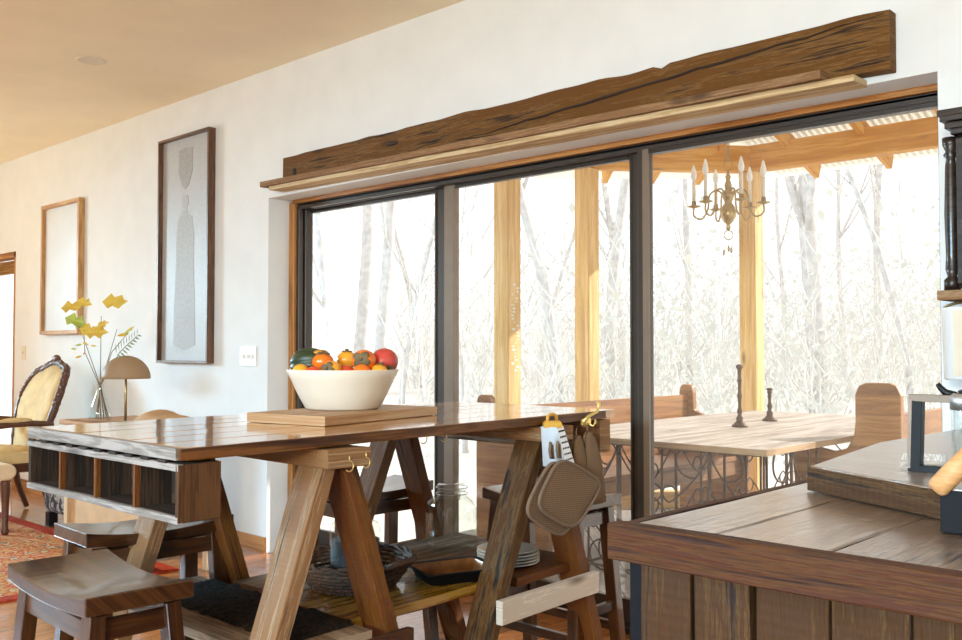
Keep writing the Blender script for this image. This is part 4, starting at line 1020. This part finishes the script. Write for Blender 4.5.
# outdoor table with iron panels
tx0,tx1,ty0,ty1,tz=-3.27,-1.95,3.85,6.25,.727
t=thing('outdoor_table','big plank top table with wrought iron scroll base on the porch','table',((tx0+tx1)/2,(ty0+ty1)/2,DZ))
a=MB();n=9
for i in range(n):
    x=tx0+(tx1-tx0)*(i+.5)/n;a.board((x,ty0,tz-.0125),(x,ty1,tz-.0125),(tx1-tx0)/n-.002,.025,n=6,rough=.0008)
a.build('tabletop',M['deck_table'],t)
a=MB();a.box(((tx0+tx1)/2,ty0+.006,tz-.0145),(tx1-tx0,.016,.028));a.box((tx1-.006,(ty0+ty1)/2,tz-.0145),(.016,ty1-ty0,.028));a.build('edge_band',M['deck_edge'],t)
def scroll(c,ex,w_,h_):
    # two mirrored C scrolls making an hourglass motif
    pts=[]
    def P(x,z): return c+ex*x+V((0,0,z))
    out=[]
    for sg in(-1,1):
        for sz in(-1,1):
            q=[]
            for i in range(22):
                k=i/21
                if k<.55:
                    u=k/.55;x=.006+w_*.80*(u**1.5);z=(.03+.0)*0+h_*.5*(1-.0)*0+ (h_*.5)*(.0+1.0)*(1-u)*1.0
                    q.append(P(sg*x,sz*(h_*.48-(h_*.40)*u)))
                else:
                    u=(k-.55)/.45;an=u*2*PI*.8;rr_=w_*.22*(1-.45*u)
                    q.append(P(sg*(w_*.80+ math.sin(an)*rr_),sz*(h_*.08+ (1-math.cos(an))*rr_*1.0)))
            out.append(q)
            # curl near top
            q=[]
            for i in range(16):
                u=i/15;an=PI-u*PI*1.55;rr_=w_*.36*(1-.35*max(0,u-.5))
                q.append(P(sg*(w_*.36+math.cos(an)*rr_*.95),sz*(h_*.40+math.sin(an)*rr_*.9)))
            out.append(q)
    return out
def ironpanel(p0,p1,z0,z1):
    p0=V(p0);p1=V(p1);ex=(p1-p0).normalized();L_=(p1-p0).length
    r=MB();r.tube([p0+V((0,0,z1)),p1+V((0,0,z1))],.007,6);r.tube([p0+V((0,0,z0)),p1+V((0,0,z0))],.007,6)
    nb=max(2,2*round(L_/.5))
    for i in range(nb+1):
        c=p0+ex*(L_*i/nb);r.tube([c+V((0,0,z0 if i not in(0,nb) else DZ+.001)),c+V((0,0,z1))],.0085 if i%2 else .006,6)
    for i in range(0,nb,2):
        c=p0+ex*(L_*(i+1)/nb)+V((0,0,(z0+z1)/2))
        for q in scroll(c,ex,L_/nb,z1-z0): r.tube(q,.0045,6)
    return r
ironpanel((tx0+.25,ty0+.05,0),(tx1-.05,ty0+.05,0),.08,tz-.032).build('iron_panel',M['iron'],t)
ironpanel((tx1-.05,ty0+.08,0),(tx1-.05,ty0+.62,0),.08,tz-.032).build('iron_panel',M['iron'],t)
ironpanel((tx0+.30,ty1-.08,0),(tx1-.05,ty1-.08,0),.08,tz-.032).build('iron_panel',M['iron'],t)
ironpanel((tx0+.30,ty0+.08,0),(tx0+.30,ty1-.1,0),.08,tz-.032).build('iron_panel',M['iron'],t)
def candlestick(c,hh,label,slant=0,candle=0):
    r=thing('candlestick',label,'candlestick',tuple(c),0,'candlesticks on the outdoor table')
    pr=[(.001,0),(.055,0),(.056,.008),(.04,.018),(.022,.035),(.026,.05),(.012,.065),(.02,.09),(.011,.11),(.013,.16),(.02,.175),(.012,.19),(.012,hh*.72),(.021,hh*.74),(.012,hh*.77),(.014,hh*.92),(.022,hh*.94),(.026,hh-.01),(.016,hh)]
    pr=[(r_*.8,z_) for r_,z_ in pr];MB().lathe(pr,c,18).build('stem',M['iron'],r)
    if candle: MB().lathe([(.02,hh-.03),(.03,hh),(.034,hh+.03),(.026,hh+.06),(.031,hh+.065)],c,16).build('glass_cup',M['jar'],r)
    return r
candlestick(V((-2.626,4.877,tz+.001)),.35,'tall dark turned candlestick left of the corner porch post')
candlestick(V((-2.708,5.40,tz+.001)),.20,'shorter candlestick with glass cup in front of the corner post',0,1)

# chandelier
cc=V((-2.70,4.9,0))
t=thing('chandelier','six-armed brass chandelier with candle bulbs hanging over the outdoor table','chandelier',(cc.x,cc.y,1.75))
zt_=2.76+SL*min(dist(cc,j) for j in range(3))
MB().lathe([(.001,1.84),(.010,1.845),(.014,1.86),(.01,1.875),(.026,1.89),(.043,1.92),(.045,1.945),(.035,1.98),(.02,2.0),(.028,2.02),(.035,2.04),(.03,2.06),(.016,2.08),(.022,2.10),(.012,2.13),(.016,2.15),(.006,2.17),(.006,2.19)],cc,24).build('baluster',M['brass'],t)
a=MB();z=2.215;i=0
a.tube([cc+V((math.cos(k*.5)*.028,0,2.215+math.sin(k*.5)*.028)) for k in range(13)],.003,6,True);z=2.243
while z<zt_-.01:
    ex=V((1,0,0)) if i%2 else V((0,1,0));a.tube([cc+ex*(math.cos(k*PI/5)*.008)+V((0,0,z+.014+math.sin(k*PI/5)*.017)) for k in range(10)],.0036,5,True);z+=.026;i+=1
a.build('chain',M['brass'],t)
MB().tube([cc+V((math.cos(k*PI/10)*.026*sa,math.cos(k*PI/10)*.026*ca,1.815+math.sin(k*PI/10)*.026)) for k in range(20)],.003,6,True).build('ring',M['brass'],t)
a=MB()
for dx,z0_,l in((0,1.79,.07),(-.02,1.76,.06),(.012,1.765,.05)):
    p=cc+V((dx*sa,dx*ca,0));a.tube([p+V((0,0,z0_)),p+V((dx*.4,0,z0_-l*.5))],.0012,5);a.ell(p+V((dx*.4,0,z0_-l*.75)),(.007,.007,.018),8,6)
a.build('pendant_drop',M['brass'],t)
for i in range(6):
    an=i*PI/3+.35;ex=V((math.cos(an),math.sin(an),0));R_=.195
    pts=spl([cc+ex*.02+V((0,0,2.035)),cc+ex*.06+V((0,0,2.075)),cc+ex*.105+V((0,0,2.05)),cc+ex*.115+V((0,0,1.97)),cc+ex*.15+V((0,0,1.915)),cc+ex*.195+V((0,0,1.935)),cc+ex*R_+V((0,0,1.985))],6)
    ar=MB();ar.tube(pts,.0055,8);arm=ar.build('arm',M['brass'],t)
    c=cc+ex*R_
    MB().lathe([(.004,1.978),(.038,1.988),(.040,1.992),(.015,1.990),(.013,2.02),(.001,2.021)],c,18).build('drip_pan',M['brass'],arm)
    MB().lathe([(.0105,2.018),(.0105,2.135),(.001,2.136)],c,12).build('candle_sleeve',M['candle_sleeve'],arm)
    MB().lathe([(.006,2.134),(.016,2.155),(.0175,2.175),(.012,2.20),(.004,2.228),(.001,2.23)],c,12).build('flame_bulb',M['bulb'],arm)

# ------------------------------------------------------------------ woods beyond
def gz(x,y):
    d_=max(0,math.hypot(x+2.5,y-6)-3);return -.35+.035*d_+.25*noise.noise(V((x*.15,y*.15,0)))
a=MB();n=44;vs=[];fs=[]
for i in range(n+1):
    for j in range(n+1):
        x=-62+100*i/n;y=3.6+66*j/n;z=gz(x,y)
        if x>-5.2 and y<7.4: z=min(z,-.45)
        vs.append((x,y,z))
for i in range(n):
    for j in range(n): k=i*(n+1)+j;fs.append([k,k+n+1,k+n+2,k+1])
a.add(vs,fs,None,True,uvfn=lambda p:(p.x,p.y));a.build('ground_outside',M['ground_out'],kind='structure')
def tree(u,dep,rad,hgt,lean,seed,label,fork=.55,curve=0.):
    R=random.Random(seed);b_=at(u,dep,0);b_.z=gz(b_.x,b_.y)-.1
    right=V((sa,ca,0));m=MB()
    def limb(p,dirv,L_,r,dep_):
        n=9 if dep_==0 else 6;pts=[p];rs=[r];dv_=dirv.copy();bl=[]
        for i in range(n):
            dv_=(dv_+V((R.gauss(0,.06),R.gauss(0,.06),.05 if dep_ else 0))+right*(curve*.12 if dep_==0 else 0)).normalized()
            pts.append(pts[-1]+dv_*(L_/n));rs.append(r*(1-.75*(i+1)/n))
        m.tube(pts,rs,7 if dep_<2 else 4)
        if dep_<3:
            nb=(7,4,2)[dep_]
            for k in range(nb):
                i=R.randint(int(n*(.30 if dep_==0 else .25)),n-1);an=R.uniform(0,2*PI)
                side=V((math.cos(an),math.sin(an),R.uniform(.3,1.1))).normalized()
                nd=(dv_*.55+side*.75).normalized();limb(pts[i],nd,L_*R.uniform(.22,.42),rs[i]*R.uniform(.3,.5),dep_+1)
    limb(b_,(V((0,0,1))+right*lean).normalized(),hgt,rad,0)
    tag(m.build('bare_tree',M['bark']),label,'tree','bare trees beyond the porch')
TR=[(355,20,.17,15,-.02,1,'bare tree with the thickest trunk in the left glass pane',0),
(376,17,.12,13,.0,2,'slim bare tree just right of the thickest trunk in the left pane',0),
(332,14,.06,9,-.06,3,'thin leaning bare tree at the left edge of the left pane',-.3),
(398,15,.055,10,.06,4,'thin curved bare tree near the right side of the left pane',.3),
(421,24,.09,12,.02,5,'slender distant bare tree beside the first door stile',0),
(466,13,.045,11,.0,6,'very thin upright bare tree just left of the stamped post',0),
(562,16,.11,12,-.07,7,'forked bare tree between the two left porch posts',-.35),
(536,26,.08,10,.03,8,'small distant bare tree right of the stamped post',0),
(612,20,.14,14,.0,9,'straight bare tree between the knotty post and the wide door stile',0),
(624,27,.13,13,.02,10,'distant bare tree right beside the wide door stile',0),
(690,25,.12,13,.03,11,'distant bare tree left of the chandelier',0),
(820,17,.20,15,.035,12,'thick pale bare tree in the right pane beyond the pew',0),
(842,26,.09,12,0.,13,'slim bare tree just right of the thick pale one',0),
(912,15,.06,9,-.1,14,'thin curved bare tree at the far right of the right pane',-.4),
(878,28,.14,13,.0,15,'distant bare tree behind the right pew',0),
(785,30,.10,12,.02,16,'distant bare tree right of the corner post',0)]
for (u,dp,rd,hg,ln,sd,lab,cvv) in TR: tree(u,dp,rd,hg,ln,sd,lab,.5,cvv)
R=random.Random(21)
def thicket(name,mt,cnt,u0,u1,d0,d1,zmax,leafy,label):
    m=MB()
    for i in range(cnt):
        p=at(R.uniform(u0,u1),R.uniform(d0,d1),0);g=gz(p.x,p.y);p.z=g+abs(R.gauss(0,.5))*zmax
        if leafy:
            s_=R.uniform(.05,.16);d1_=V((R.gauss(0,1),R.gauss(0,1),R.gauss(0,1))).normalized();d2=d1_.orthogonal().normalized()
            m.add([p,p+d1_*s_*.5+d2*s_*.3,p+d1_*s_,p+d1_*s_*.5-d2*s_*.3],[[0,1,2,3]])
        else:
            dv_=V((R.gauss(0,.5),R.gauss(0,.5),1)).normalized();l=R.uniform(.5,1.8);w_=R.uniform(.006,.02);sd=dv_.cross(V((-ca,sa,0))).normalized()*w_;s2=dv_.cross(sd).normalized()*w_
            m.add([p-sd,p+sd,p+s2,p+dv_*l],[[0,1,3],[1,2,3],[2,0,3]])
    tag(m.build(name,mt),label,'undergrowth',None,'stuff')
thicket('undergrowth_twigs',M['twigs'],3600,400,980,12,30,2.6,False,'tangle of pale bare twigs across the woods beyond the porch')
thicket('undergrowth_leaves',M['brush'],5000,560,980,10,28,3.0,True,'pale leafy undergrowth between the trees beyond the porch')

# ------------------------------------------------------------------ light
wd=bpy.data.worlds.new('world');sc.world=wd;wd.use_nodes=True
bg=wd.node_tree.nodes['Background'];bg.inputs[0].default_value=(.96,.985,1,1);bg.inputs[1].default_value=1.5
sl=bpy.data.lights.new('sun','SUN');sl.energy=6.0;sl.angle=.012;sl.color=(1,.94,.85)
so=bpy.data.objects.new('sun',sl);col.objects.link(so);sv=V((.42,.80,.42)).normalized();so.rotation_euler=sv.to_track_quat('Z','Y').to_euler()
def area(name,loc,target,sx,sy,en,c):
    l=bpy.data.lights.new(name,'AREA');l.shape='RECTANGLE';l.size=sx;l.size_y=sy;l.energy=en;l.color=c
    o=bpy.data.objects.new(name,l);col.objects.link(o);o.location=loc;o.rotation_euler=(V(loc)-V(target)).to_track_quat('Z','Y').to_euler();return o
# daylight falling in through the two windows behind and left of the camera
area('sky_window_left',(XL-2.3,.25,2.5),(-4.5,2.2,.9),2.4,1.1,1400,(.36,.73,1))
area('sky_window_rear',(-.4,YF-2.4,2.6),(-2.6,2.4,.7),4.4,.9,880,(.44,.75,1))
# added warm fill lights, out of view, brightening ceiling and upper wall
area('warm_fill_right',(.6,-2.6,1.75),(-1.6,-.6,2.9),.5,.5,118,(1,.85,.58))
area('warm_fill_left',(-9.5,.6,1.75),(-7.5,.4,2.9),.5,.5,60,(1,.86,.62))

vs=sc.view_settings;sc.display_settings.display_device='sRGB';vs.view_transform='Standard';vs.look='None';vs.exposure=.16;vs.gamma=1;vs.use_curve_mapping=False
sc.cycles.use_denoising=True
sc.cycles.max_bounces=10;sc.cycles.diffuse_bounces=5;sc.cycles.transparent_max_bounces=24
sc.cycles.sample_clamp_indirect=8
